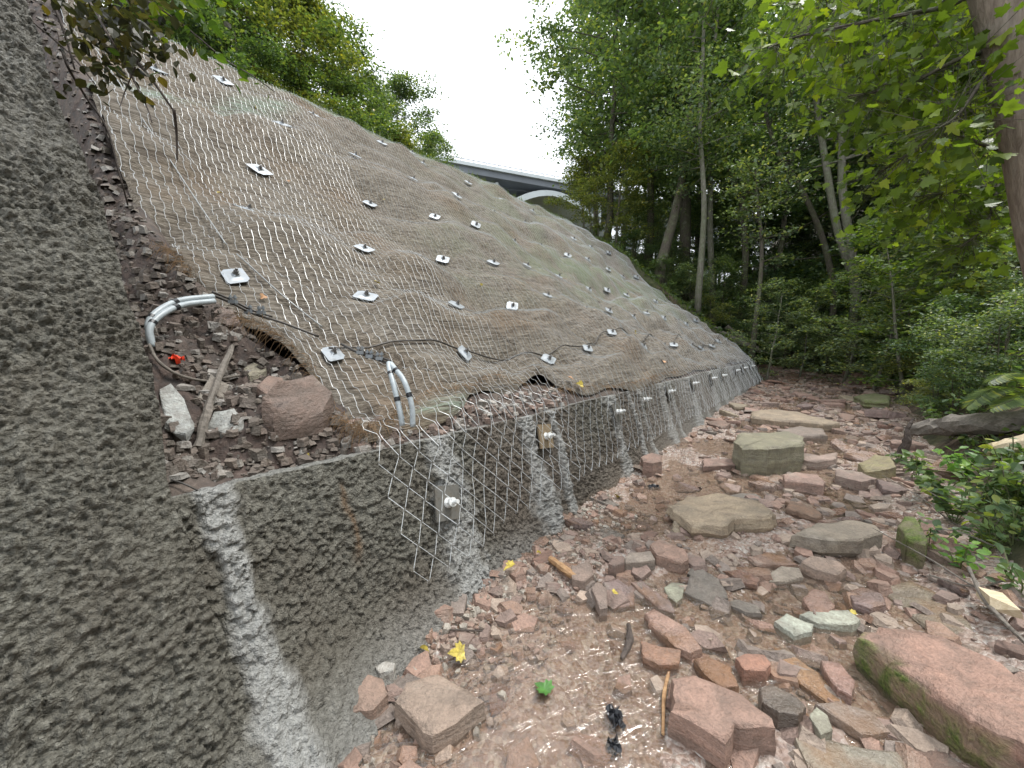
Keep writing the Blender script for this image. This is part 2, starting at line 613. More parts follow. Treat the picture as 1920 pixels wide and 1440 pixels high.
# ------------------------------------------------------------------ terrain functions in (s,t)
PT = np.array([2.0, 2.1, 3.4, 4.7, 5.9, 7.2, 8.2, 9.2, 9.8, 12, 20, 60])
PZ = np.array([1.03, 1.12, 2.10, 3.06, 4.16, 5.36, 6.18, 6.80, 6.82, 7.0, 8.6, 20])


def bed(s, t=0):
    return 0.018 * np.clip(s, -6, 40) + 0.0 * np.asarray(t)


def t_right(s):
    return -0.86 - 0.022 * np.clip(s, 0, 40) - 0.12 * np.maximum(0, np.asarray(s, float) - 15) + 0.10 * np.sin(np.asarray(s, float) * 1.7) - 0.5 * sm(-np.asarray(s, float), -2.2, 0.5)


def wall_b(s):
    return np.interp(s, [-9, 0.45, 0.9, 1.7, 2.5, 30], [0.62, 0.62, 0.46, 0.36, 0.30, 0.28])


STRIPS = [(0.41, 0.055, 1.0), (1.62, 0.12, 0.8), (2.62, 0.10, 0.75), (2.98, 0.04, 0.9), (4.22, 0.13, 0.65), (4.78, 0.05, 0.7), (5.12, 0.05, 0.7), (6.0, 0.14, 0.6), (6.35, 0.07, 0.6), (7.4, 0.16, 0.7),
          (8.1, 0.07, 0.5), (9.0, 0.17, 0.7), (9.75, 0.10, 0.7), (10.5, 0.16, 0.6), (11.4, 0.16, 0.8), (12.1, 0.10, 0.6), (12.7, 0.14, 0.7), (13.4, 0.12, 0.6), (14.0, 0.16, 0.7), (14.7, 0.1, 0.6)]


def strip_mask(s, z):
    r = np.zeros(np.broadcast(s, z).shape)
    for c, wd, a in STRIPS:
        q = wd * (1 + 0.7 * sm(-z, -0.75, 0.0)) * (1 + 0.8 * vn(z * 3.1, c * 9.7, 3) + 0.7 * vn(z * 17, s * 17, 13))
        cc = c + 0.04 * vn(z * 2.3, c * 5, 8) + (0.05 * (1 - z) if c < 0.5 else 0)
        a = min(1.0, a * 1.35) if c > 0.5 else a * 0.9
        r = np.maximum(r, a * (1 - sm(np.abs(s - cc), q * 0.45, q * 1.3)))
    return r


def t_face(s, z):
    """smooth front face of the low wall"""
    b = wall_b(s)
    return 2.02 - (1 - z) * b - 0.035 * strip_mask(s, z) + 0.05 * vn(s * 0.9, 0, 4) + 0.03 * vn(s * 2.3, z * 2, 5)


def edge_s(t):
    """left border of the wire netting on the slope"""
    return np.interp(t, [1.9, 2.0, 2.3, 2.57, 2.9, 3.3, 3.9, 5.0, 6.4, 9], [1.16, 1.17, 1.13, 1.10, 0.88, 0.73, 0.58, 0.5, 0.47, 0.40])


# anchor rows on the slope (s, t): the near ones read off the photograph, the rest follow the same rows
ROWS = [[(1.31, 2.80), (2.61, 2.81), (3.85, 2.66), (4.95, 2.74), (5.95, 2.84), (7.0, 2.74), (8.0, 2.70), (9.1, 2.82), (10.1, 2.74), (11.2, 2.78), (12.2, 2.72), (13.3, 2.8), (14.2, 2.75)],
        [(0.95, 3.54), (1.98, 3.48), (3.23, 3.60), (4.42, 3.70), (5.46, 3.79), (6.5, 3.66), (7.6, 3.72), (8.7, 3.66), (9.8, 3.75), (10.9, 3.7), (12.0, 3.66), (13.1, 3.72), (14.1, 3.7)],
        [(1.46, 4.82), (2.51, 4.40), (3.91, 4.64), (4.9, 4.52), (6.05, 4.7), (7.29, 4.78), (8.4, 4.66), (9.5, 4.72), (10.6, 4.66), (11.8, 4.7), (12.9, 4.65), (13.9, 4.7)],
        [(1.87, 5.67), (3.31, 5.60), (4.50, 5.52), (5.56, 5.59), (6.8, 5.66), (7.9, 5.7), (9.0, 5.62), (10.2, 5.7), (11.4, 5.64), (12.6, 5.7), (13.7, 5.66)],
        [(1.24, 7.30), (2.66, 6.95), (3.75, 6.75), (4.9, 6.65), (6.1, 6.72), (7.3, 6.7), (8.5, 6.64), (9.7, 6.7), (11.0, 6.66), (12.2, 6.7), (13.5, 6.66)],
        [(2.2, 8.0), (3.5, 7.75), (4.9, 7.7), (6.0, 7.76), (7.4, 7.7), (8.8, 7.72), (10.2, 7.7), (11.6, 7.74), (13.0, 7.7)],
        [(2.9, 8.75), (4.6, 8.7), (6.4, 8.72), (8.2, 8.7), (10.0, 8.72), (11.8, 8.7), (13.5, 8.7)]]
ANCH = np.array([p for r in ROWS for p in r])


def slope_z(s, t):
    """surface of the fabric on the slope: pillowed between the anchors, folded towards the toe"""
    s, t = np.broadcast_arrays(np.asarray(s, float), np.asarray(t, float))
    z = np.interp(t, PT, PZ)
    amp = sm(t, 2.05, 2.6) * (1 - 0.75 * sm(t, 7.8, 9.2))
    d = np.zeros(s.shape)
    for a, b in ANCH:
        q = ((s - a) / 0.34) ** 2 + ((t - b) / 0.27) ** 2
        d = np.maximum(d, np.exp(-q))
    z = z + amp * (-0.13 * d + 0.04 + 0.27 * fbm(s * 0.55 + 3, t * 0.8, 2, 21) + 0.30 * (1 - 0.6 * d) * vn(s * 1.3, t * 2.2, 22))
    f = (0.75 + 0.6 * (1 - sm(t, 3.2, 4.4))) * (1 - 0.8 * d)
    z = z + amp * f * (0.085 * vn(s * 1.7 + 0.6 * vn(t * 3, s, 6), t * 6.0, 23) + 0.05 * vn(s * 2.4 + t, t * 11, 24) + 0.022 * vn(s * 4, t * 21, 25))
    lump = sm(2.5 - np.abs(t - 2.3), 2.1, 2.5)
    z = z - amp * 0.10 * (1 - 0.8 * d) * np.clip(1 - 5.0 * np.abs(vn(s * 1.0 + 1.4 * t, t * 1.6 - 0.5 * s, 27)), 0, 1)
    return z + lump * (0.10 * vn(s * 2.1, t * 3, 31) + 0.05 * vn(s * 5.5, t * 7, 32))


def soil_z(s, t):
    """bare ground under and beside the fabric"""
    s, t = np.broadcast_arrays(np.asarray(s, float), np.asarray(t, float))
    d = edge_s(t) - s
    rec = 0.10 + 0.30 * sm(-d, 0.02, 0.25) * sm(t, 2.3, 2.7) + 0.22 * sm(d, 0.0, 0.3) * sm(t, 2.3, 3.6) + 0.35 * sm(d, 0.12, 0.4) * sm(t, 3.3, 4.4) + 0.75 * sm(d, 0.04, 0.3) * sm(t, 4.2, 5.6) * (1 - sm(t, 6.4, 7.6))
    z = np.interp(t, PT, PZ) - rec
    z = z - 0.14 * np.exp(-((s - 0.80) / 0.28) ** 2 - ((t - 2.18) / 0.10) ** 2)
    z = z + sm(d, -0.1, 0.1) * (0.15 + 0.85 * sm(t, 2.12, 2.4)) * (0.20 * fbm(s * 2.6, t * 2.6, 4, 41) + 0.09 * (0.5 - worley(s * 7, t * 7, 43)) + 0.05 * (0.5 - worley(s * 17, t * 17, 45)) + 0.03 * vn(s * 26, t * 26, 44))
    return z


LW0, LWK = 1.38, 0.545                                   # tall left face: t = LW0 + LWK z


def right_rise(s, t):
    d = t_right(s) - t
    return np.interp(d, [-1, 0, 0.25, 0.7, 1.6, 4, 9, 16, 60], [-0.5, -0.02, 0.24, 0.50, 1.15, 3.0, 6.6, 10.8, 34])


def left_rise(s, t):
    sh = 0.22 * np.maximum(0, np.asarray(s, float) - 15.5)
    return np.interp(np.asarray(t) - sh, [-1, 1.55, 2.0, 2.6, 3.4, 4.7, 5.9, 7.2, 8.2, 9.2, 12, 20, 60], [-0.5, -0.05, 0.35, 1.0, 1.75, 2.75, 3.85, 5.1, 5.85, 6.35, 6.8, 8.5, 20])


def terrain_z(s, t):
    s, t = np.broadcast_arrays(np.asarray(s, float), np.asarray(t, float))
    r, l = right_rise(s, t), left_rise(s, t)
    inslope = (1 - sm(s, 14.7, 15.4)) * sm(t, 0.9, 1.2)
    l = l - inslope * 1.1 * (1 - sm(t, 9.0, 9.6))
    end = 0.14 * np.maximum(0, s - 20) + 0.35 * np.maximum(0, s - 27) * (1 - sm(t, 4, 12))
    rough = 0.35 * fbm(s * 0.35, t * 0.35, 4, 51) + 0.12 * vn(s * 2.2, t * 2.2, 52)
    m = np.maximum(r, l)
    return bed(s) + m + end + rough * sm(m, -0.05, 0.8)


def bed_z(s, t):
    s, t = np.broadcast_arrays(np.asarray(s, float), np.asarray(t, float))
    z = bed(s) + 0.075 * fbm(s * 1.3, t * 1.6, 3, 61) + 0.03 * vn(s * 5, t * 6, 62)
    e = t - t_right(s)
    z = z - 0.045 * np.exp(-((s - 1.45) / 0.55) ** 2 - ((t - 0.75) / 0.42) ** 2)
    return z + 0.10 * (1 - sm(e, 0.0, 0.7)) + 0.05 * sm(t, 1.2, 2.0)


WATER_DZ = 0.012

# ------------------------------------------------------------------ ground sheets
us = np.unique(np.concatenate([np.arange(-12, 0, 0.8), np.arange(0, 30, 0.3), np.arange(30, 60, 1.5), np.arange(60, 131, 6)]))
ts = np.unique(np.concatenate([np.arange(-90, -20, 5), np.arange(-20, -4, 0.6), np.arange(-4, 4, 0.16), np.arange(4, 20, 0.6), np.arange(20, 91, 5)]))
S, T = np.meshgrid(us, ts, indexing='ij')
kind(obj('forest_floor', mesh_from('forest_floor', W(S, T, terrain_z(S, T)), grid_faces(len(us), len(ts)), True, mats=[FFLOOR])), 'structure')

us = np.concatenate([np.arange(-2.5, 4.2, 0.016), np.arange(4.2, 9, 0.035), np.arange(9, 26, 0.12)])
ts = np.arange(-2.4, 2.6, 0.02)
S, T = np.meshgrid(us, ts, indexing='ij')
peb = (0.5 - worley(S * 24, T * 24, 63)) * 0.02 + (0.5 - worley(S * 9, T * 9, 64)) * 0.03 * (vn(S * 2, T * 2, 65) + 0.5)
kind(obj('creek_bed', mesh_from('creek_bed', W(S, T, bed_z(S, T) + peb), grid_faces(len(us), len(ts)), True, mats=[BED])), 'structure')

us, ts = np.arange(-2.5, 24, 0.2), np.arange(-1.6, 2.05, 0.2)
S, T = np.meshgrid(us, ts, indexing='ij')
kind(obj('creek_water', mesh_from('creek_water', W(S, T, bed(S) + WATER_DZ), grid_faces(len(us), len(ts)), True, mats=[WATER])), 'structure')

us, ts = np.concatenate([np.arange(-0.6, 1.7, 0.014), np.arange(1.7, 15.3, 0.12)]), np.concatenate([np.arange(2.06, 5.2, 0.016), np.arange(5.2, 10.2, 0.03)])
S, T = np.meshgrid(us, ts, indexing='ij')
kind(obj('bare_soil', mesh_from('bare_soil', W(S, T, soil_z(S, T)), grid_faces(len(us), len(ts)), True, mats=[SOIL])), 'structure')


# ------------------------------------------------------------------ shotcrete walls
def nodules(a, b, seed):
    wa = a + 0.25 * vn(a * 0.7, b * 0.7, seed + 9)
    def bil(f, sd_, an):
        c_, s_ = math.cos(an), math.sin(an)
        x, y = (wa * c_ - b * s_) * f, (wa * s_ + b * c_) * f
        return np.abs(vn(x + 0.35 * vn(y, x, sd_ + 40), y + 0.35 * vn(x, y, sd_ + 41), sd_)) * 2 - 0.45
    k = 0.8 + 0.4 * sm(vn(a * 3.1, b * 3.1, seed + 3), -0.4, 0.35)
    h = 0.010 * bil(13, seed, 0.3) + 0.016 * bil(27, seed + 1, 1.1) + 0.019 * bil(47, seed + 2, 2.0) + 0.007 * bil(85, seed + 7, 0.7) + 0.016 * (0.5 - worley(wa * 38, b * 42, seed + 8)) + 0.010 * (0.5 - worley(a * 70, b * 74, seed + 5))
    return 1.15 * k * h + 0.05 * fbm(a * 1.6, b * 1.6, 3, seed + 4)


# tall left face; its free right border is taken from the photograph
LED = [(320, 905), (290, 700), (250, 560), (215, 430), (165, 300), (110, 180), (75, 60), (50, 0), (20, -90), (-15, -200)]
ez, es = [], []
for px in LED:
    d = ray(*px)
    dn, du = d[0] * NX + d[1] * NY, d[0] * UX + d[1] * UY
    k = (LW0 + LWK * CAMH) / (dn - LWK * d[2])
    ez.append(CAMH + k * d[2])
    es.append(k * du)
ez, es = np.array([-0.3, 0.0, 0.3, 0.6] + ez), np.array([0.40, 0.38, 0.36, 0.33] + es)
zs = np.arange(-0.2, 4.6, 0.0056)
q = np.concatenate([np.linspace(0, 0.5, 40)[:-1], np.linspace(0.5, 1.0, 190), 1 + np.linspace(0.004, 0.5, 40)])
Q, Z = np.meshgrid(q, zs, indexing='ij')
SE = np.interp(Z, ez, es) + 0.02 * vn(Z * 3, 0, 71) + 0.012 * vn(Z * 11, 0, 72)
S = np.where(Q <= 1, -1.6 + (SE + 1.6) * np.minimum(Q, 1), SE - 0.03 * (Q - 1))
rnd = sm(Q, 0.93, 1.0) * 0.05
TT = LW0 + LWK * Z + rnd + np.where(Q > 1, (Q - 1) * 1.6 + 0.02, 0)
nd = nodules(S + (Q > 1) * (Q - 1) * 3, Z * 1.14, 81)
P = W(S, TT - nd * 0.88 * np.where(Q > 1, 0.4, 1), Z + nd * 0.48)
pale = 0.35 * sm(vn(S * 2, Z * 2, 84), 0.15, 0.4) * sm(Z, 1.5, 2.6) + 0.25 * sm(Z, 1.6, 3.2)
lw = obj('shotcrete_face', mesh_from('shotcrete_face', P, grid_faces(len(q), len(zs)), True,
         {'pale': pale, 'brown': 0 * pale, 'rust': 0 * pale}, mats=[SHOT]))
tag(lw, 'tall rough grey shotcrete face leaning back at the left, without netting', 'wall')

# low wall at the toe of the slope
us = np.concatenate([np.arange(0.2, 2.4, 0.0072), np.arange(2.4, 5, 0.016), np.arange(5, 15.35, 0.04)])
vz = np.concatenate([np.arange(-0.16, 1.0, 0.0072), [1.0]])
S, Z = np.meshgrid(us, vz, indexing='ij')
top = 1.0 + 0.02 * vn(S * 1.1, 0, 91)
Z = np.where(Z > 0, Z * top, Z)
fl = sm(0.35 - Z, 0.0, 0.35)
nd = nodules(S, Z, 95) * (1 - 0.5 * sm(S, 3, 7))
TF = t_face(S, Z) - 0.06 * fl * fl * (1 + 2.0 * np.exp(-((S - 0.8) / 0.5) ** 2)) - nd
P = W(S, TF, Z)
TF = TF + 0.06 * (1 - sm(S, 0.3, 0.38))
tk = np.array([0.012, 0.035, 0.07, 0.12])
S2, K = np.meshgrid(us, tk, indexing='ij')
top2 = top[:, -1:] + 0.012 * vn(S2 * 9, K * 40, 97)
P2 = W(S2, TF[:, -1:] + K, top2 - (K > 0.1) * 0.14)
P = np.concatenate([P, P2], 1)
Sx, Zx = np.concatenate([S, S2], 1), np.concatenate([Z, top2], 1)
pale = strip_mask(Sx, Zx)
pale = np.maximum(pale, 0.5 * sm(0.3 - Zx, 0, 0.3) * (1 - sm(Sx, 2, 3)))
pale = np.maximum(pale, 0.75 * sm(Sx, 4, 9) * (0.6 + vn(Sx * 2, Zx, 99)))
pale[:, len(vz):] = np.maximum(pale[:, len(vz):], 0.45)
brown = sm(vn(Sx * 0.8 + 4, Zx * 0.9, 98) + 0.35 * sm(Sx, 1.6, 2.4) * (1 - sm(Sx, 5.5, 8)), 0.1, 0.4)
rust = np.exp(-((Sx - 0.93 - 0.02 * Zx - 0.05 * vn(Zx * 14, 0, 7)) / (0.012 + 0.03 * np.abs(vn(Zx * 9, 3, 7)))) ** 2) * sm(Zx, 0.45, 0.6) * (1 - sm(Zx, 0.85, 0.93)) + 0.8 * (1 - sm(Zx, 0.05, 0.14 + 0.1 * vn(Sx * 4, 0, 3))) * sm(Sx, 2.2, 3)
toe = obj('shotcrete_toe_wall', mesh_from('shotcrete_toe_wall', P, grid_faces(len(us), P.shape[1]), True, {'pale': pale, 'brown': brown, 'rust': rust}, mats=[SHOT]))
tag(toe, 'low grey shotcrete wall with pale vertical streaks along the creek', 'wall')

# ------------------------------------------------------------------ coir fabric
us = np.concatenate([np.arange(0, 5, 0.03), np.arange(5, 14.75, 0.06)])
tv = np.concatenate([np.arange(2.02, 4.2, 0.022), np.arange(4.2, 9.9, 0.05)])
S, T = np.meshgrid(us, tv, indexing='ij')
E0 = edge_s(T) + 0.03 * vn(T * 6, 0, 101)
lo = 2.06 + 0.10 * (vn(us * 1.7, 0, 102) + 0.5) + 0.18 * np.exp(-((us - 1.4) / 0.4) ** 2) + 0.22 * np.exp(-((us - 2.1) / 0.45) ** 2) - 0.03 * sm(us, 3, 4)
Tm = lo[:, None] + (T - 2.02) * (9.9 - lo[:, None]) / (9.88 - 2.02)
Sm = np.maximum(edge_s(Tm), 0) + 0.03 * vn(Tm * 6, 0, 101) + S * (14.75 - edge_s(Tm)) / us[-1]
Zm = slope_z(Sm, Tm) + 0.004
row = np.arange(len(tv))[None, :]
Zm = Zm - np.where(row == 0, 0.07, np.where(row == 1, 0.02, 0)) - np.where(np.arange(len(us))[:, None] == 0, 0.05, 0)
green = np.maximum(sm(Tm, 7.6, 8.8) * sm(Sm, 1.5, 4), 0.5 * sm(Sm, 4, 9) * sm(Tm, 3.2, 5)) + 0.4 * sm(Sm, 2.5, 5) * sm(Tm, 3.2, 4.2) * (1 - sm(Tm, 5, 6))
gridn = np.exp(-((Tm - 6.55 - 0.55 * (Sm - 1.4)) / 0.16) ** 2) * (Sm < 3.2) + np.exp(-((Tm - 2.2) / 0.06) ** 2) * (1 - sm(np.abs(Sm - 2.1), 0.4, 0.7))
mat_o = obj('coir_mat', mesh_from('coir_mat', W(Sm, Tm, Zm), grid_faces(len(us), len(tv)), True, {'green': np.clip(green, 0, 1), 'gridnet': np.clip(gridn, 0, 1)}, mats=[COIR]))
tag(mat_o, 'brown fibrous coir erosion mat covering the steep slope under the netting', 'erosion mat')

# fraying fibres along the mat's free borders
mb = MB()
for k in range(900):
    if k < 520:
        t0 = 2.1 + rng.random() ** 1.5 * 2.0
        s0 = edge_s(t0) + 0.02 * rng.standard_normal()
        dv = W(-1, -0.5 * rng.random(), 0) * 0.8
    else:
        s0 = 1.2 + rng.random() ** 1.6 * 6
        i = int(np.argmin(np.abs(us * (14.75 - 0.5) / us[-1] + 0.5 - s0)))
        t0 = lo[i] + 0.03
        dv = W(0.2 * rng.standard_normal(), -1, 0)
    p0 = W(s0, t0, slope_z(s0, t0))
    L = 0.05 + 0.10 * rng.random()
    dv = dv + 0.5 * rng.standard_normal(3)
    p1 = p0 + dv / np.linalg.norm(dv) * L * 0.6 + [0, 0, 0.01]
    mb.tube([p0, p1, p1 + dv * 0.03 + [0, 0, -L * 0.5]], [0.0016, 0.0013, 0.0006], 3, False)
fr = obj('frayed_fibres', mb.mesh('frayed_fibres', M_plain('coir_fibre', (0.20, 0.125, 0.065), 0.9, 0.4, 5)), mat_o)
kind(fr, 'stuff')

# ------------------------------------------------------------------ wire netting: every strand its own part
LIPQ = 0.0


def net_point(s, q):
    """q>0 up the slope from the wall's lip (metres along the slope's run), q<0 down the wall"""
    tq = 2.03 + q * 0.775
    zs_ = slope_z(s, np.maximum(tq, 2.0)) + 0.032
    lip = 1.03 + 0 * s
    zs_ = np.where(q < 0.25, np.maximum(zs_, lip + 0.02), zs_)
    zw = lip + q
    tw = t_face(s, zw) - 0.055 - 0.10 * sm(-q, 0.1, 0.6)
    a = sm(q, -0.06, 0.06)
    return W(s, tq * a + tw * (1 - a), np.where(q > 0, zs_, zw) * 1.0)


net = empty('wire_netting', W(1.3, 2.0, 1.0), 'galvanised diamond wire netting stretched over the slope and hanging over the wall', 'netting')
SPC, HP = 0.072, 0.086
inv = Matrix.Translation(-net.location)
for i in range(int((14.72 - 0.42) / SPC)):
    s0 = 0.44 + i * SPC
    q0 = -0.62 + 0.05 * vn(s0 * 3, 0, 111) - 0.05 * sm(2.2 - s0, 0, 0.8)
    J = np.arange(int((9.95 + 0.6) / HP))
    qq = q0 + J * HP
    par = np.where((J + i) % 2 == 0, 1.0, -1.0)
    wob = 0.02 * vn(s0 * 2, qq * 2, 112) + 0.05 * vn(s0 * 0.7, qq * 0.6, 115)
    sg = s0 + par * SPC * (0.15 + 0.32 * (1 - sm(qq, -0.1, 0.4))) + wob
    near = s0 < 3.2
    if near:      # hooked bends: doubled vertices at each apex
        sg2, qq2, of = [], [], []
        for j in J:
            for e in (-1, 1):
                sg2.append(sg[j] - par[j] * 0.004)
                qq2.append(qq[j] + e * HP * (0.10 + 0.2 * float(sm(qq[j], -0.1, 0.4))))
                of.append(0.006 * (1 if e > 0 else -1))
        sg, qq, of = np.array(sg2), np.array(qq2), np.array(of)
    else:
        of = 0.004 * par
    tq = 2.03 + qq * 0.775
    ok = (s0 + (np.repeat(wob, 2) if near else wob) > edge_s(tq) - 0.01) & (s0 < 14.68)
    if ok.sum() < 4:
        continue
    sg, qq, of = sg[ok], qq[ok], of[ok]
    P = net_point(sg, qq)
    up = np.where(qq[:, None] > 0, np.array([0, 0, 1.0]), -W(0, 1, 0))
    P = P + up * of[:, None]
    m_ = MB()
    m_.tube(P - np.array(net.location), 0.0018 if near else (0.0023 if s0 < 5 else 0.0021 + 0.00011 * (s0 - 5)), 4 if near else 3, False)
    obj('wire', m_.mesh('wire', WIRE), net)

# ------------------------------------------------------------------ anchor plates on the slope


def frame_on(s, t, f, e=0.12):
    p = W(s, t, f(s, t))
    a = W(s + e, t, f(s + e, t)) - W(s - e, t, f(s - e, t))
    b = W(s, t + e, f(s, t + e)) - W(s, t - e, f(s, t - e))
    a /= np.linalg.norm(a)
    n = np.cross(a, b)
    n /= np.linalg.norm(n)
    if n[2] < 0:
        n = -n
    b = np.cross(n, a)
    return p, Matrix(np.stack([a, b, n], 1).tolist())


def plate_meshes():
    mb = MB()
    o = np.array([[-1, -0.07], [-1, 0.07], [-0.2, 0.66], [0.2, 0.66], [1, 0.07], [1, -0.07], [0.2, -0.66], [-0.2, -0.66]])[::-1] * [0.15, 0.14]
    k = len(o)
    rings = [(1.0, -0.003), (1.0, 0.004), (0.72, 0.005), (0.34, 0.011), (0.22, 0.022), (0.18, 0.024)]
    V = np.concatenate([np.column_stack([o * a, np.full(k, z)]) for a, z in rings])
    i = np.arange(k)
    F = np.concatenate([np.stack([i + r * k, (i + 1) % k + r * k, (i + 1) % k + (r + 1) * k, i + (r + 1) * k], 1) for r in range(len(rings) - 1)])
    mb.add(V, F)
    mb.F.setdefault(k, []).append(np.array([i[::-1], i + (len(rings) - 1) * k]))
    mb.r.setdefault(k, []).append(np.array([.5, .5]))
    nb = MB()
    nb.prism((0, 0, 0.024), 0.026, 0.009, 12, 0.021)
    nb.prism((0, 0, 0.033), 0.019, 0.022, 6)
    bb = MB()
    bb.prism((0, 0, 0.05), 0.0105, 0.022, 8)
    return mb.mesh('plate', GALV), nb.mesh('nut', NUT), bb.mesh('bolt', NUT)


pm, nm, bm_ = plate_meshes()
ORD = ['first', 'second', 'third', 'fourth', 'fifth', 'sixth', 'seventh', 'eighth', 'ninth', 'tenth', 'eleventh', 'twelfth', 'thirteenth']
ROWN = ['in the toe cable row', 'in the row above the toe cable', 'in the third row above the wall', 'in the fourth row above the wall', 'in the fifth row above the wall', 'in the sixth row above the wall', 'in the top row below the crest']
TOE = []
for ri, row in enumerate(ROWS):
    for ci, (s, t) in enumerate(row):
        p, Mx = frame_on(s, t, slope_z)
        e = empty('anchor_plate', p + np.array(Mx @ Vector((0, 0, 0.027 + 0.005 * min(s, 10)))), f'galvanised diamond anchor plate, {ORD[ci]} from left {ROWN[ri]}', 'anchor plate', 'anchor plates on the netted slope')
        a = R(rng.uniform(-14, 14)) + (R(70) if (ri, ci) in ((0, 0), (0, 1), (1, 0)) else 0)
        e.rotation_euler = (Mx.to_4x4() @ Matrix.Rotation(a, 4, 'Z') @ Matrix.Rotation(R(rng.uniform(-7, 7)), 4, 'X')).to_euler()
        k = rng.uniform(0.82, 0.96) * (1 + 0.03 * max(0, s - 3))
        e.scale = (k, k, k)
        for nme, me in (('plate', pm), ('nut', nm), ('bolt', bm_)):
            obj(nme, me, e)
        if ri == 0:
            TOE.append(p)

# square plates bolted to the wall
WP = [(1.54, 0.63), (2.80, 0.80), (4.24, 0.82), (5.19, 0.85), (6.21, 0.86), (7.41, 0.89), (8.92, 0.87), (9.79, 0.87), (11.43, 0.89), (12.6, 0.9), (13.92, 0.88)]
nb = MB()
nb.prism((0, 0, 0.008), 0.034, 0.010, 16, 0.030)
nb.prism((0, 0, 0.018), 0.026, 0.034, 6)
nb.prism((0, 0, 0.052), 0.03, 0.006, 16)
wn = nb.mesh('nut', NUTW)
bb = MB()
bb.prism((0, 0, 0.05), 0.0135, 0.055, 8)
wb = bb.mesh('bolt', NUTW)
sq = {}
for nme, mt in (('a', PLATEW), ('b', PLATER)):
    mb = MB()
    mb.box((0, 0, 0), (0.195, 0.215, 0.012))
    mb.box((0, 0, 0.0075), (0.19, 0.21, 0.003))
    sq[nme] = mb.mesh('plate', mt)
for k, (s, z) in enumerate(WP):
    tf = float(t_face(np.float64(s), np.float64(z))) - 0.03
    b = float(wall_b(s))
    nv = np.array([*(-np.array([NX, NY])), b])
    nv /= np.linalg.norm(nv)
    av = np.array([UX, UY, 0])
    bv = np.cross(nv, av)
    desc = {0: 'dark grey square plate bolted to the wall, lowest and nearest one', 1: 'rust-stained tan square plate bolted on a pale streak of the wall'}.get(k, f'square steel plate with white nut on the toe wall, {ORD[k]} from left')
    e = empty('wall_anchor', W(s, tf, z), desc, 'anchor plate', 'anchor plates along the toe wall')
    e.rotation_euler = (Matrix(np.stack([av, bv, nv], 1).tolist()).to_4x4() @ Matrix.Rotation(R([-12, -8, 4, -5, 6, 0, 3, -4, 2, 5, 0][k]), 4, 'Z')).to_euler()
    obj('plate', sq['b' if k == 1 else 'a'], e)
    obj('nut', wn, e)
    obj('bolt', wb, e)


# ------------------------------------------------------------------ cables
def smooth_path(P, n=8):
    P = np.asarray(P, float)
    t = np.arange(len(P))
    T = np.linspace(0, len(P) - 1, (len(P) - 1) * n + 1)
    out = []
    Pe = np.concatenate([[2 * P[0] - P[1]], P, [2 * P[-1] - P[-2]]])
    for x in T:
        i = min(int(x), len(P) - 2)
        f = x - i
        p0, p1, p2, p3 = Pe[i:i + 4]
        out.append(0.5 * ((2 * p1) + (-p0 + p2) * f + (2 * p0 - 5 * p1 + 4 * p2 - p3) * f * f + (-p0 + 3 * p1 - 3 * p2 + p3) * f ** 3))
    return np.array(out)


def on_slope(pts, dz=0.05):
    """photo pixels -> points on the fabric"""
    return [hit(x, y, lambda s, t: np.where(t < 2.0, -5, slope_z(s, t))) + [0, 0, dz] for x, y in pts]


def cable(name, P, r, mat, label, cat='cable', k=6, n=8, sm_=True):
    mb = MB()
    P = smooth_path(P, n) if sm_ else np.asarray(P)
    mb.tube(P, r, k)
    return tag(obj(name, mb.mesh(name, mat, True)), label, cat)


def draped(pts, dz=0.045):
    """points (s,t) draped over the fabric"""
    pts = np.asarray(pts, float)
    d = np.concatenate([[0], np.cumsum(np.linalg.norm(np.diff(pts, axis=0), axis=1))])
    q = np.arange(0, d[-1], 0.06)
    s, t = np.interp(q, d, pts[:, 0]), np.interp(q, d, pts[:, 1])
    za = np.interp(d, d, slope_z(pts[:, 0], pts[:, 1]))
    zl = np.interp(q, d, za)
    return W(s, t, np.maximum(0.35 * slope_z(s, t) + 0.65 * zl, slope_z(s, t)) + dz)


tr = []
for i, (s, t) in enumerate(ROWS[0]):
    tr.append((s, t + 0.03))
    if i + 1 < len(ROWS[0]):
        s2, t2 = ROWS[0][i + 1]
        tr.append(((s + s2) / 2, (t + t2) / 2 + (0.06 if i % 2 else -0.02)))
cable('steel_cable', draped(tr + [(14.72, 2.75)]), 0.0085, CABLE, 'dark steel cable running along the toe row of anchor plates', n=1, sm_=False)
p = on_slope([(605, 625), (560, 590), (520, 557), (480, 520), (445, 488)])
cable('steel_cable', p, 0.0055, CABLEG, 'bright steel cable between the two nearest anchor plates', n=6)
p = on_slope([(425, 470), (375, 395), (325, 318), (270, 235), (225, 165), (180, 100)])
cable('steel_cable', p, 0.0055, CABLEG, 'bright steel cable rising from the upper near plate along the netting border', n=6)


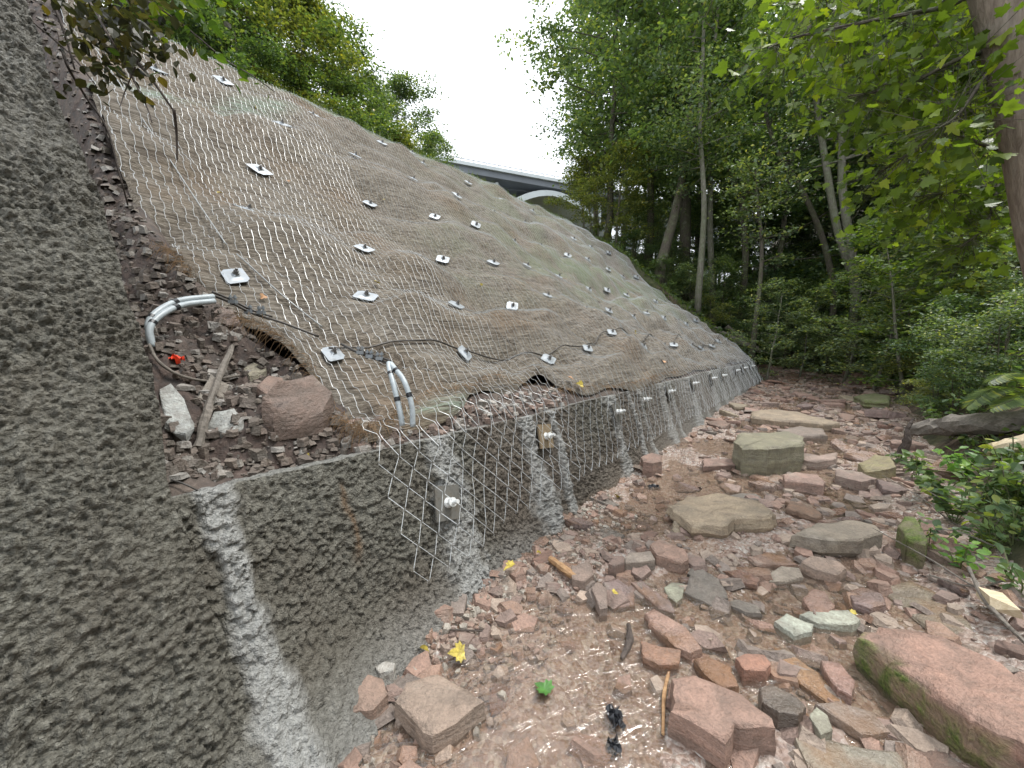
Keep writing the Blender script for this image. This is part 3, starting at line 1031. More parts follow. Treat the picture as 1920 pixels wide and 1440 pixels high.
def sleeve_loop(name, A, B, cab, clampP, label, stub=None):
    """flexible anchor head: two grey sleeves side by side in a bend, dark cable tail with clamps"""
    root = empty(name, A[0], label, 'cable anchor', 'looped cable anchors')
    o0 = np.array(root.location)
    for P in (A, B):
        mb = MB()
        mb.tube(smooth_path(P, 6) - o0, 0.017, 10)
        obj('sleeve', mb.mesh('sleeve', SLEEVE, True), root)
    mb = MB()
    mb.tube(smooth_path(cab, 6) - o0, 0.0095, 6)
    mb.tube(smooth_path(np.array(cab) + [0.0, 0.0, 0.02], 6)[:-8] - o0, 0.008, 6)
    obj('cable', mb.mesh('cable', CABLE, True), root)
    for c in clampP:
        mb = MB()
        c = np.array(c) - o0
        mb.box(c, (0.045, 0.03, 0.022))
        mb.tube([c + [-0.014, 0, -0.02], c + [-0.014, 0, 0.045]], 0.006, 6)
        mb.tube([c + [0.014, 0, -0.02], c + [0.014, 0, 0.045]], 0.006, 6)
        mb.prism(c + [-0.014, 0, 0.022], 0.013, 0.012, 6)
        mb.prism(c + [0.014, 0, 0.022], 0.013, 0.012, 6)
        obj('clamp', mb.mesh('clamp', GALV), root)
    mb = MB()
    for P in (A, B):
        q = smooth_path(P, 6)
        for j in (len(q) // 3, 2 * len(q) // 3):
            mb.tube([q[j] - o0, q[j + 1] - o0], 0.0195, 10)
    obj('tie', mb.mesh('tie', BLACK), root)
    if stub is not None:
        mb = MB()
        mb.tube(np.array(stub) - o0, 0.034, 4)
        obj('anchor_stub', mb.mesh('anchor_stub', CABLE), root)
    return root


A = [at(284, 640, 2.05), at(279, 606, 2.05), at(300, 581, 2.12), at(340, 563, 2.25), at(400, 556, 2.42)]
B = [a + np.array([0.02, -0.02, -0.03]) for a in A]
cp = [at(398, 553, 2.42), at(430, 566, 2.5), at(478, 589, 2.6), at(530, 605, 2.68), at(598, 631, 2.78)]
sleeve_loop('cable_anchor', A, B, cp, [at(437, 566, 2.5), at(466, 584, 2.58), at(490, 586, 2.6)], 'grey looped cable anchor bending over bare soil beside the tall shotcrete face', [at(281, 652, 2.05), at(284, 690, 2.05)])
A = [at(768, 800, 2.42), at(766, 760, 2.42), at(752, 715, 2.44), at(739, 690, 2.5), at(733, 682, 2.55)]
B = [a + np.array([-0.045 + 0.008 * i, -0.0, 0.006]) for i, a in enumerate([at(768, 800, 2.42), at(760, 768, 2.42), at(747, 725, 2.44), at(737, 696, 2.5), at(733, 682, 2.55)])]
A = [a + np.array([0.02, 0, 0]) if i < 3 else a for i, a in enumerate(A)]
cp = [at(733, 682, 2.55), at(710, 675, 2.6), at(690, 668, 2.62), at(665, 658, 2.66), at(640, 645, 2.72)]
sleeve_loop('cable_anchor', A, B, cp, [at(712, 672, 2.58), at(693, 668, 2.6), at(676, 661, 2.62)], 'grey looped cable anchor dropping through the netting into the wall top')
FS = lambda s, t: np.where(t < 1.95, -5, soil_z(s, t))
FSOIL = lambda x, y, dz=0.0: hit(x, y, FS) + [0, 0, dz]
mb = MB()
cable('steel_rod', [FSOIL(282, 668, 0.06), FSOIL(300, 697, 0.05), FSOIL(340, 722, 0.05), FSOIL(390, 731, 0.05), FSOIL(425, 727, 0.06), FSOIL(450, 719, 0.05)], 0.008, DRIFT, 'thin curved grey hose lying across the stick on bare soil', 'hose')
cable('steel_rod', [FSOIL(322, 912, 0.03), FSOIL(360, 926, 0.03), at(418, 948, 1.74)], 0.004, CABLE, 'thin dark wire poking out at the wall top corner', 'wire')


# ------------------------------------------------------------------ stones
def slab_geo(poly, z0, ztop, jit, rs, bevel=0.05, under=0.94):
    """poly: (k,2) plan outline; ztop: per-corner or scalar top height. angular slab with chamfered, chipped edges"""
    poly = np.asarray(poly, float)
    k = len(poly)
    zt = np.broadcast_to(np.asarray(ztop, float), (k,))
    per = np.linalg.norm(np.roll(poly, -1, 0) - poly, axis=1)
    L = per.sum()
    N = int(np.clip(L / 0.05, 18, 44))
    d = np.concatenate([[0], np.cumsum(per)])
    q = np.sort(np.concatenate([np.linspace(0, L, N, endpoint=False), d[:-1] + 1e-4]))
    cx = np.interp(q, d, np.append(poly[:, 0], poly[0, 0]))
    cy = np.interp(q, d, np.append(poly[:, 1], poly[0, 1]))
    cz = np.interp(q, d, np.append(zt, zt[0]))
    P = np.stack([cx, cy], 1)
    n = len(P)
    c = P.mean(0)
    cz0 = cz.mean()
    size = math.sqrt(L * L / 16)
    P = c + (P - c) * (1 + jit * 0.022 * rs.standard_normal((n, 1)))
    h = zt.mean() - z0
    bw = min(bevel, 0.3 * h, 0.07 * size)
    rings = []
    bx = bw / size * 1.2
    A = np.column_stack([P - c, np.ones(n)])
    pl = np.linalg.lstsq(A, cz, rcond=None)[0]
    so_ = rs.integers(1000)
    chip = 0.10 * np.abs(fbm(P[:, 0] * 2.2 / size + so_, P[:, 1] * 2.2 / size, 3, 7)) * jit
    levels = ((under * 0.96, 0.0, 0), (under + 0.02 + rs.normal(0, 0.012), 0.28, 0), (0.99 + rs.normal(0, 0.015), 0.5, 0), (0.985 + rs.normal(0, 0.012), 0.74, 0), (1.0 - bx * 0.3, 1.0, -bw * 0.5), (1 - bx * 1.2, 1.0, -bw * 0.08), (0.66, 1.0, 0), (0.33, 1.0, 0))
    for li, (sc_, fz, dz) in enumerate(levels):
        lay = 0.02 * jit * vn(P[:, 0] * 3 / size + so_, P[:, 1] * 3 / size + li * 0.7, 3)
        Q = c + (P - c) * (sc_ + lay - chip * (0.5 + 0.5 * fz))[:, None]
        if li >= 5:
            zz = np.column_stack([Q - c, np.ones(n)]) @ pl + dz
            if li == 5:
                zz = 0.5 * zz + 0.5 * (cz + dz)
        else:
            zz = z0 + (cz - z0) * fz + dz
        if li >= 4:
            zz = zz + 0.05 * jit * size * vn(Q[:, 0] * 2.5 / size + so_, Q[:, 1] * 2.5 / size, 11) + 0.018 * jit * size * vn(Q[:, 0] * 8 / size + so_, Q[:, 1] * 8 / size, 12)
        rings.append(np.column_stack([Q, zz]))
    cz0 = pl[2] + 0.05 * jit * size * float(vn(np.array(c[0] * 2.5 / size + so_), np.array(c[1] * 2.5 / size), 11))
    V = np.concatenate(rings + [[[c[0], c[1], cz0]]])
    i = np.arange(n)
    F = np.concatenate([np.stack([i + r * n, (i + 1) % n + r * n, (i + 1) % n + (r + 1) * n, i + (r + 1) * n], 1) for r in range(len(rings) - 1)])
    F = F.reshape(len(rings) - 1, n, 4)
    F = [F[:5].reshape(-1, 4), F[5:].reshape(-1, 4)]
    Tt = np.stack([i + (len(rings) - 1) * n, (i + 1) % n + (len(rings) - 1) * n, np.full(n, len(V) - 1)], 1)
    return V, F, Tt


def ccw(poly):
    p = np.asarray(poly)
    a = np.sum(p[:, 0] * np.roll(p[:, 1], -1) - np.roll(p[:, 0], -1) * p[:, 1])
    return p if a > 0 else p[::-1]


HERO = []
LAND = []


def hero(poly, h0, color, label, wet=False, seed=0, f=bed_z, jit=1.0, moss=None, bury=0.05, cat='stone', under=0.94, land=None, group=None):
    """poly: outline of the top face in photo pixels (x, y[, height factor]); h: height of the top above the ground"""
    h = h0 * (0.8 if h0 < 0.3 else 1.0)
    P = []
    for q in poly:
        hh = h * (q[2] if len(q) > 2 else 1.0)
        P.append(hit(q[0], q[1], lambda s, t: f(s, t) + hh))
    P = np.array(P)
    a = np.sum(P[:, 0] * np.roll(P[:, 1], -1) - np.roll(P[:, 0], -1) * P[:, 1])
    if a < 0:
        P = P[::-1]
    c = P.mean(0)
    s, t = ST(c)
    z0 = float(f(s, t)) - bury
    rs = np.random.default_rng(seed + 100)
    V, F, Tt = slab_geo(P[:, :2], z0, P[:, 2], jit, rs, bevel=0.035 if h < 0.15 else 0.05, under=under)
    org = np.array([c[0], c[1], z0])
    attrs = {'moss': np.zeros(len(V))}
    if moss:
        attrs['moss'] = np.array([moss(v - org) for v in V])
    o = obj('stone', mesh_from('stone', V - org, [*F, Tt], [0, 1, 1], attrs, mats=[STONEW if wet else STONE]), loc=org, color=color)
    tag(o, label, cat, group)
    HERO.append((s, t, max(np.linalg.norm(P[:, :2] - c[:2], axis=1))))
    if land:
        LAND.append((land, s, t))
    return o


REDD, PINK, PURP, TAN, GREY, GREEN, PALE, ORAN, DARK = (0.30, 0.155, 0.115), (0.36, 0.215, 0.175), (0.22, 0.14, 0.135), (0.36, 0.29, 0.20), (0.20, 0.175, 0.155), (0.30, 0.33, 0.28), (0.46, 0.47, 0.41), (0.30, 0.15, 0.06), (0.105, 0.08, 0.068)
hero([(1602, 1188), (1640, 1166), (1765, 1183), (1880, 1235), (1975, 1310), (2010, 1420), (1930, 1400), (1820, 1350), (1730, 1290), (1650, 1235)], 0.23, (0.37, 0.20, 0.15), 'largest flat red slab with a mossy side, in the right front corner of the creek', seed=1,
     moss=lambda v: 1.0 if (v[2] < 0.2 and v[0] < 0.05) else 0.0, land='big mossy-sided red slab')
hero([(1257, 1268), (1300, 1262), (1395, 1300), (1458, 1345), (1462, 1362), (1380, 1362), (1362, 1392), (1258, 1330)], 0.17, (0.34, 0.195, 0.15), 'flat red slab with sharp broken front edge at the bottom centre of the creek', seed=2, land='sharp-edged red slab')
hero([(1422, 1288), (1445, 1280), (1490, 1300), (1515, 1325), (1500, 1342), (1460, 1335), (1428, 1315)], 0.11, DARK, 'dark brown-grey stone lying against the sharp-edged red slab', True, 3)
hero([(1378, 1232), (1395, 1223), (1435, 1226), (1447, 1245), (1435, 1258), (1395, 1256)], 0.11, (0.36, 0.155, 0.10), 'small rounded brick-red stone between the pale slabs and the sharp-edged slab', False, 4)
hero([(1298, 1232), (1330, 1228), (1372, 1250), (1387, 1285), (1355, 1290), (1320, 1262)], 0.08, (0.25, 0.12, 0.075), 'wet rust-brown stone just behind the sharp-edged red slab', True, 5)
hero([(1447, 1208), (1475, 1215), (1540, 1262), (1590, 1318), (1560, 1322), (1500, 1280), (1460, 1238)], 0.05, ORAN, 'long wet orange streaked slab left of the biggest slab', True, 6)
hero([(1538, 1234), (1575, 1240), (1604, 1275), (1598, 1305), (1570, 1290), (1545, 1258)], 0.10, (0.33, 0.18, 0.15), 'pink wet stone beside the long orange slab', True, 7)
hero([(1450, 1163), (1475, 1150), (1527, 1170), (1524, 1182), (1490, 1192)], 0.09, (0.42, 0.45, 0.38), 'small pale green-grey slab, left one of the pale pair', False, 8, land='pale green pair of slabs')
hero([(1497, 1150), (1530, 1143), (1592, 1142), (1618, 1162), (1600, 1172), (1535, 1168)], 0.085, (0.45, 0.47, 0.39), 'larger pale green-grey slab, right one of the pale pair', False, 9)
hero([(1483, 1000), (1530, 980), (1600, 972), (1645, 982), (1658, 1000), (1610, 1012), (1540, 1010)], 0.19, (0.235, 0.195, 0.15), 'smooth oval grey-brown slab standing clear of the water', False, 10, under=0.72, land='smooth oval slab')
hero([(1250, 948), (1285, 928), (1345, 922), (1425, 935), (1462, 965), (1450, 972), (1380, 972), (1365, 980), (1295, 982)], 0.17, (0.38, 0.29, 0.195), 'large pale tan slab with a dark broken front in mid creek', False, 11, land='large tan slab')
hero([(1372, 826), (1385, 808), (1480, 808), (1508, 818), (1512, 832), (1440, 838), (1390, 838)], 0.36, (0.21, 0.20, 0.125), 'blocky olive-grey boulder veined white, tallest in mid creek', False, 12, land='blocky olive boulder', cat='boulder')
hero([(1405, 770), (1440, 767), (1500, 772), (1560, 785), (1580, 792), (1545, 794), (1480, 788), (1410, 780)], 0.20, (0.34, 0.26, 0.18), 'long low tan slab lying across the creek beyond the olive boulder', False, 13, land='long low tan slab')
hero([(1200, 856), (1222, 847), (1240, 852), (1243, 865), (1225, 868), (1205, 864)], 0.22, (0.24, 0.135, 0.105), 'red-brown block standing at the foot of the toe wall', False, 14, land='red block at the wall foot')
hero([(1682, 985), (1695, 966), (1715, 965), (1742, 1010), (1738, 1022), (1700, 1010)], 0.24, (0.17, 0.13, 0.07), 'bright green moss covered rock at the right bank', False, 15, moss=lambda v: 1.0 if v[2] > 0.08 else 0.2, land='moss covered rock')
hero([(735, 1312), (760, 1275), (820, 1258), (880, 1290), (912, 1312), (860, 1350), (815, 1378), (790, 1370)], 0.14, (0.31, 0.225, 0.175), 'dirt covered red slab tilted against the gravel near the wall', False, 16, land='dirt covered slab')
hero([(655, 1300), (690, 1262), (718, 1270), (728, 1300), (700, 1330), (660, 1335)], 0.13, (0.26, 0.16, 0.12), 'earthy red stone between the wall and the dirt covered slab', False, 17)
hero([(702, 1250), (722, 1238), (742, 1242), (738, 1256), (712, 1262)], 0.12, (0.50, 0.49, 0.46), 'small whitish stone at the wall foot behind the dirt covered slab', False, 18)
hero([(1207, 1148), (1225, 1138), (1290, 1175), (1318, 1215), (1300, 1226), (1265, 1210), (1215, 1165)], 0.09, (0.36, 0.21, 0.165), 'smooth pinkish wet slab pointing at the sharp-edged slab', True, 19, land='pinkish wet slab')
hero([(1217, 1020), (1235, 1008), (1285, 1028), (1295, 1045), (1280, 1055), (1230, 1038)], 0.12, (0.35, 0.205, 0.155), 'flat red slab in front of the large tan slab', False, 20)
hero([(1170, 1045), (1180, 1035), (1222, 1032), (1230, 1048), (1200, 1054), (1172, 1055)], 0.10, (0.27, 0.22, 0.185), 'grey-brown slab left of the flat red slab', False, 21)
hero([(1140, 1055), (1155, 1040), (1170, 1042), (1172, 1055), (1152, 1062)], 0.12, (0.20, 0.12, 0.10), 'small dark red block left of the grey-brown slab', False, 22)
hero([(1245, 1100), (1258, 1090), (1285, 1094), (1280, 1120), (1268, 1130), (1250, 1115)], 0.05, (0.30, 0.31, 0.23), 'round grey-green stone lying flat among red slabs', False, 23)
hero([(1466, 888), (1490, 884), (1535, 890), (1550, 903), (1545, 910), (1505, 902), (1470, 900)], 0.17, (0.36, 0.22, 0.18), 'pink-red slab right behind the large tan slab', False, 24)
hero([(1500, 848), (1535, 852), (1572, 848), (1570, 858), (1530, 866), (1505, 862)], 0.15, (0.33, 0.235, 0.20), 'flat pinkish slab beside the olive boulder', False, 25)
hero([(1486, 1380), (1520, 1372), (1600, 1395), (1690, 1410), (1720, 1470), (1600, 1490), (1520, 1460)], 0.05, (0.34, 0.31, 0.25), 'wide pale wet slab at the bottom edge left of the biggest slab', True, 26)
hero([(1528, 1318), (1570, 1310), (1640, 1335), (1672, 1372), (1620, 1378), (1575, 1350)], 0.055, (0.33, 0.275, 0.25), 'pale purple wet slab between the orange and the biggest slab', True, 27)
hero([(1516, 1340), (1530, 1322), (1552, 1340), (1562, 1368), (1540, 1380)], 0.10, (0.36, 0.36, 0.28), 'small pointed grey-green stone in shallow water', False, 28)
hero([(1500, 1052), (1520, 1040), (1575, 1052), (1590, 1065), (1570, 1078), (1530, 1068)], 0.12, (0.33, 0.23, 0.18), 'tan-red block below the smooth oval slab', False, 29)
hero([(1440, 1075), (1465, 1060), (1500, 1062), (1508, 1082), (1478, 1090), (1442, 1090)], 0.08, (0.31, 0.26, 0.21), 'flat grey-tan stone left of the tan-red block', False, 30)
hero([(1588, 1108), (1615, 1098), (1655, 1112), (1664, 1132), (1630, 1140), (1600, 1130)], 0.08, PURP, 'purple-red stone above the pale green pair', True, 31)
hero([(1504, 1120), (1525, 1100), (1548, 1108), (1568, 1135), (1555, 1148), (1520, 1146)], 0.10, (0.29, 0.16, 0.125), 'pointed red stone just above the pale green pair', True, 32)
hero([(1600, 742), (1640, 736), (1672, 742), (1668, 752), (1620, 752)], 0.22, (0.20, 0.20, 0.10), 'flat green mossy slab far up the creek near the right bank', False, 33, moss=lambda v: 0.6, land='far green slab')
hero([(1608, 868), (1640, 850), (1672, 856), (1682, 872), (1650, 880), (1620, 882)], 0.20, (0.30, 0.24, 0.13), 'lumpy yellowish mossy rock at the right bank beside the log', False, 34, moss=lambda v: 0.25, land='lumpy yellowish rock')
hero([(1500, 1058), (1470, 1040), (1440, 1035), (1400, 1042), (1420, 1058)], 0.04, (0.31, 0.185, 0.14), 'low wet red stone between the tan slab and the oval slab', True, 35)
hero([(1642, 1098), (1700, 1085), (1790, 1120), (1830, 1180), (1760, 1195), (1700, 1150)], 0.015, (0.22, 0.175, 0.12), 'submerged flat greenish slab behind the biggest slab', True, 36)
hero([(1455, 806), (1500, 798), (1545, 803), (1552, 815), (1500, 816)], 0.16, (0.22, 0.17, 0.145), 'grey-brown rounded slab right behind the olive boulder', False, 37)
hero([(1108, 1100), (1118, 1088), (1138, 1100), (1140, 1140), (1125, 1142)], 0.11, (0.22, 0.155, 0.13), 'narrow upright brown stone left of the pinkish wet slab', False, 38)
hero([(1130, 1090), (1168, 1078), (1195, 1100), (1190, 1135), (1150, 1140)], 0.05, PURP, 'flat purple wet stone next to the narrow upright stone', True, 39)
hero([(1180, 1090), (1200, 1085), (1262, 1130), (1268, 1150), (1235, 1140)], 0.06, (0.27, 0.185, 0.18), 'long mauve wet slab left of the round grey-green stone', True, 40)
hero([(1200, 1200), (1240, 1210), (1278, 1215), (1275, 1245), (1235, 1248), (1205, 1230)], 0.08, (0.26, 0.125, 0.075), 'lumpy wet rust-red stone in front of the pinkish wet slab', True, 41)
hero([(1070, 1060), (1105, 1050), (1115, 1075), (1098, 1090), (1072, 1085)], 0.09, (0.24, 0.165, 0.135), 'brown-red stone beside the bare orange stick', False, 42)

# bench above the wall, beside the tall face
hero([(490, 740), (520, 712), (590, 705), (625, 735), (605, 770), (560, 790), (510, 775)], 0.2, (0.155, 0.095, 0.078), 'large dusty red boulder on the soil bench under the mat border', False, 60, f=FS, cat='boulder', land='dusty red boulder on the bench')
hero([(478, 722), (505, 702), (530, 706), (535, 722), (500, 735)], 0.08, (0.19, 0.11, 0.085), 'red-brown stone behind the dusty boulder on the bench', False, 61, f=FS)
hero([(298, 728), (320, 716), (345, 745), (368, 800), (350, 830), (308, 800)], 0.03, (0.44, 0.47, 0.47), 'flat pale blue-grey rock plate at the foot of the tall face', False, 62, f=FS)
hero([(385, 800), (400, 770), (440, 765), (458, 785), (430, 812)], 0.04, (0.45, 0.47, 0.46), 'jagged pale grey rock plate right of the weathered stick', False, 63, f=FS)
hero([(430, 622), (446, 612), (457, 622), (448, 632), (434, 630)], 0.04, (0.27, 0.265, 0.25), 'round grey pebble below the upper cable clamps', False, 64, f=FS)
hero([(390, 592), (412, 572), (440, 585), (452, 602), (425, 608)], 0.05, (0.27, 0.19, 0.165), 'pinkish rock under the bend of the grey cable sleeves', False, 65, f=FS)
hero([(370, 745), (395, 700), (430, 720), (412, 760), (390, 775)], 0.05, (0.20, 0.18, 0.155), 'flat grey-brown rock under the crossing stick and hose', False, 66, f=FS)
hero([(455, 690), (475, 678), (500, 690), (490, 702), (468, 704)], 0.05, (0.30, 0.28, 0.20), 'pale olive flake on bare soil below the hanging mat edge', False, 67, f=FS)

# loose stones on the bed: a library of slabs, every copy its own object
lib, libw = [], []
for k in range(14):
    rs = np.random.default_rng(500 + k)
    m_ = rs.integers(5, 8)
    a = np.sort(rs.uniform(0, 2 * np.pi, m_) * 0.25 + np.arange(m_) * 2 * np.pi / m_)
    rr = rs.uniform(0.75, 1.1, m_)
    el = rs.uniform(0.5, 0.85)
    V, F, Tt = slab_geo(np.stack([np.cos(a) * rr, np.sin(a) * rr * el], 1) * 0.5, -0.12, 0.10 + rs.uniform(0, 0.2) + rs.uniform(-0.06, 0.06, m_), 1.3, rs, 0.06)
    lib.append(mesh_from('stone', V, [*F, Tt], [0, 1, 1], {'moss': np.zeros(len(V))}, mats=[STONE]))
    libw.append(mesh_from('stone', V, [*F, Tt], [0, 1, 1], {'moss': np.zeros(len(V))}, mats=[STONEW]))
COLN = [('red', REDD), ('pink-red', PINK), ('purple-red', PURP), ('tan', TAN), ('grey-brown', GREY), ('rust-brown', (0.25, 0.13, 0.075)), ('dull pink', (0.37, 0.255, 0.22)), ('red-brown', (0.22, 0.125, 0.095)), ('pale grey', (0.42, 0.40, 0.36))]
CW = np.array([5, 5, 3, 1.2, 2, 2, 4, 4, 0.6])
CW = CW / CW.sum()
placed = list(HERO)
used_labels = {}
items = []
tries = 0
while len(items) < 245 and tries < 60000:
    tries += 1
    s = 0.5 + 21 * rng.random() ** 1.75
    tr_ = float(t_right(s))
    tl = float(t_face(np.float64(min(s, 15)), np.float64(0.05))) - (0.45 if 3.8 < s < 6.8 else 0.08) if s < 15 else 2.0 + 0.15 * (s - 15)
    t = tr_ + (tl - tr_) * rng.random()
    if s < 1.8 and t < 0.2:
        continue
    if ((s - 1.45) / 0.6) ** 2 + ((t - 0.75) / 0.5) ** 2 < 1 and rng.random() < 0.8:
        continue
    size = (0.13 + 0.36 * rng.random() ** 1.6) * (1 + 0.05 * s)
    if s < 2.2 and t > 0.6:
        size *= 0.5
    if any((s - a) ** 2 + (t - b) ** 2 < ((c + size * 0.5) * 0.62) ** 2 for a, b, c in placed):
        continue
    placed.append((s, t, size * 0.5))
    items.append((s, t, size))
SHP = ['flat', 'thick', 'narrow', 'angular', 'chunky', 'thin']
for n_, (s, t, size) in enumerate(items):
    ci = int(rng.choice(len(COLN), p=CW))
    cn, cc = COLN[ci]
    k = int(rng.integers(14))
    wet = rng.random() < (0.5 if s < 5 else 0.2)
    thin = rng.uniform(0.26, 0.66)
    o = obj('stone', (libw if wet else lib)[k], color=tuple(np.array(cc) * rng.uniform(0.8, 1.18)))
    o.location = W(s, t, float(bed_z(s, t)) + 0.02 * size)
    ang = rng.uniform(0, 6.28)
    o.rotation_euler = (R(rng.normal(0, 7)), R(rng.normal(0, 7)), ang)
    o.scale = (size, size * rng.uniform(0.7, 1.05), size * thin)
    near = sorted(LAND[:-1], key=lambda L: (L[1] - s) ** 2 + (L[2] - t) ** 2)[0]
    dsn = s - near[1]
    dtn = t - near[2]
    if abs(dsn) > abs(dtn):
        rel = 'upstream of' if dsn > 0 else 'downstream of'
    else:
        rel = 'wall side of' if dtn > 0 else 'bank side of'
    dist = math.hypot(dsn, dtn)
    rel = {'upstream of': 'beyond', 'downstream of': 'in front of', 'wall side of': 'wallward of', 'bank side of': 'bankward of'}[rel]
    szn = 'big' if size > 0.36 else 'mid-size' if size > 0.2 else 'small'
    items[n_] = [o, szn, ('wet ' if wet else '') + cn, 'flat' if thin < 0.42 else 'thick' if thin > 0.56 else 'angular', rel, near[0], dist]
groups = {}
for it in items:
    groups.setdefault((it[1], it[2], it[3], it[4], it[5]), []).append(it)
for key, L in groups.items():
    L.sort(key=lambda i: i[6])
    for j, it in enumerate(L):
        far = '' if len(L) == 1 else (', nearest' if j == 0 else (', farthest' if j == len(L) - 1 else f', {ORD[j]} nearest'))
        tag(it[0], f'{it[1]} {it[3]} {it[2]} stone {it[4]} the {it[5]}{far}', 'stone', 'loose stones in the creek bed')


# too many and too small to count
def shards(n, place, col_mats, smin, smax, name, flat=0.5, seedk=0):
    rs = np.random.default_rng(900 + seedk)
    base = np.array([[math.cos(a), math.sin(a), 0] for a in np.arange(5) * 2 * np.pi / 5])
    mb = MB()
    mbs = [MB() for _ in col_mats]
    for _ in range(n):
        p = place(rs)
        if p is None:
            continue
        sz = smin + (smax - smin) * rs.random() ** 2.5
        a = rs.uniform(0, 6.28)
        r1 = base * (sz * 0.5 * rs.uniform(0.65, 1.15, (5, 1)))
        hh = sz * flat * rs.uniform(0.4, 1.0)
        V = np.concatenate([r1 * [1, 0.72, 0] + [0, 0, -0.3 * hh], r1 * [0.82, 0.6, 0] + np.column_stack([np.zeros((5, 2)), hh * rs.uniform(0.6, 1.1, 5)])])
        q = Quaternion((math.cos(a / 2), 0, 0, math.sin(a / 2))) @ Quaternion((1, *rs.normal(0, 0.13, 3)))
        V = V @ np.array(q.normalized().to_matrix()).T + p
        i = np.arange(5)
        m_ = mbs[rs.integers(len(mbs))]
        m_.add(V, np.stack([i, (i + 1) % 5, (i + 1) % 5 + 5, i + 5], 1))
        m_.F.setdefault(5, []).append(np.array([i + 5]) + m_.n - 10)
        m_.r.setdefault(5, []).append(np.array([.5]))
    first = None
    for m_, (mt, c) in zip(mbs, col_mats):
        o = kind(obj(name, m_.mesh(name, mt), color=c), 'stuff')
    return o


def pl_creek(rs):
    s = 0.3 + 21 * rs.random() ** 1.6
    tr_ = float(t_right(s))
    tl = float(t_face(np.float64(min(s, 15)), np.float64(0.05))) if s < 15 else 2.3
    t = tr_ + (tl - tr_) * rs.random()
    if ((s - 1.45) / 0.6) ** 2 + ((t - 0.75) / 0.5) ** 2 < 1 and rs.random() < 0.88:
        return None
    if ((s - 5.3) / 1.6) ** 2 + ((t - 1.25) / 0.42) ** 2 < 1 and rs.random() < 0.8:
        return None
    return W(s, t, float(bed_z(s, t)) + 0.004)


shards(6000, pl_creek, [(STONE, (0.33, 0.19, 0.145)), (STONE, (0.26, 0.165, 0.14)), (STONEW, (0.30, 0.17, 0.12)), (STONE, (0.40, 0.30, 0.24)), (STONE, (0.22, 0.17, 0.15))], 0.03, 0.24, 'gravel', 0.27, 1)


def pl_edge(rs):
    s = 0.45 + 3.0 * rs.random()
    t = float(t_face(np.float64(s), np.float64(0.02))) - 0.05 - 0.55 * rs.random() ** 1.5
    return W(s, t, float(bed_z(s, t)) + 0.004)


shards(2200, pl_edge, [(STONE, (0.34, 0.25, 0.20)), (STONE, (0.29, 0.18, 0.14)), (STONE, (0.42, 0.38, 0.33))], 0.012, 0.07, 'grit', 0.6, 2)


def pl_bench(rs):
    t = 2.0 + 7.0 * rs.random() ** 2.3
    if t < 2.15:
        return None
    e = float(edge_s(t))
    s = e - (0.9 if t < 2.5 else 0.65) * rs.random()
    return W(s, t, float(soil_z(s, t)) + 0.004)


shards(5200, pl_bench, [(STONE, (0.075, 0.055, 0.047)), (STONE, (0.10, 0.066, 0.054)), (STONE, (0.13, 0.10, 0.085)), (STONE, (0.09, 0.075, 0.065)), (STONE, (0.30, 0.29, 0.28))], 0.01, 0.105, 'rubble', 0.5, 3)


def pl_lip(rs):
    s = 1.1 + 2.4 * rs.random() ** 1.3
    t = 2.07 + 0.2 * rs.random()
    return W(s, t, max(float(soil_z(s, t)), 0.99) + 0.008)


shards(620, pl_lip, [(STONE, (0.28, 0.18, 0.15)), (STONE, (0.42, 0.40, 0.38)), (STONE, (0.2, 0.14, 0.12))], 0.015, 0.10, 'rubble', 0.6, 4)

# ------------------------------------------------------------------ leaves: templates and scattering
KITE = (np.array([[0, 0, 0], [-0.3, 0.42, 0.05], [0, 1, -0.06], [0.3, 0.42, 0.05]]), np.array([[0, 1, 2, 3]]))
OVAL = (np.array([[0, 0, 0], [-0.26, 0.22, 0.04], [-0.34, 0.48, 0.05], [-0.2, 0.78, 0.02], [0, 1.02, -0.08], [0.2, 0.78, 0.02], [0.34, 0.48, 0.05], [0.26, 0.22, 0.04], [0, 0.5, -0.03]]),
        np.array([[0, 8, 2, 1], [8, 4, 3, 2], [0, 7, 6, 8], [8, 6, 5, 4]]))
_mp = np.array([[0, 0], [-0.10, 0.05], [-0.38, 0.02], [-0.33, 0.17], [-0.56, 0.36], [-0.40, 0.42], [-0.44, 0.62], [-0.22, 0.56], [-0.18, 0.74], [0, 1.0], [0.18, 0.74], [0.22, 0.56], [0.44, 0.62], [0.40, 0.42], [0.56, 0.36], [0.33, 0.17], [0.38, 0.02], [0.10, 0.05]])
_mc = np.concatenate([np.column_stack([_mp, 0.10 * np.abs(_mp[:, 0]) - 0.08 * _mp[:, 1] ** 2]), [[0, 0.34, -0.03]]])
_i = np.arange(18)
MAPLE = (_mc, np.stack([np.full(18, 18), (_i + 1) % 18, _i], 1))


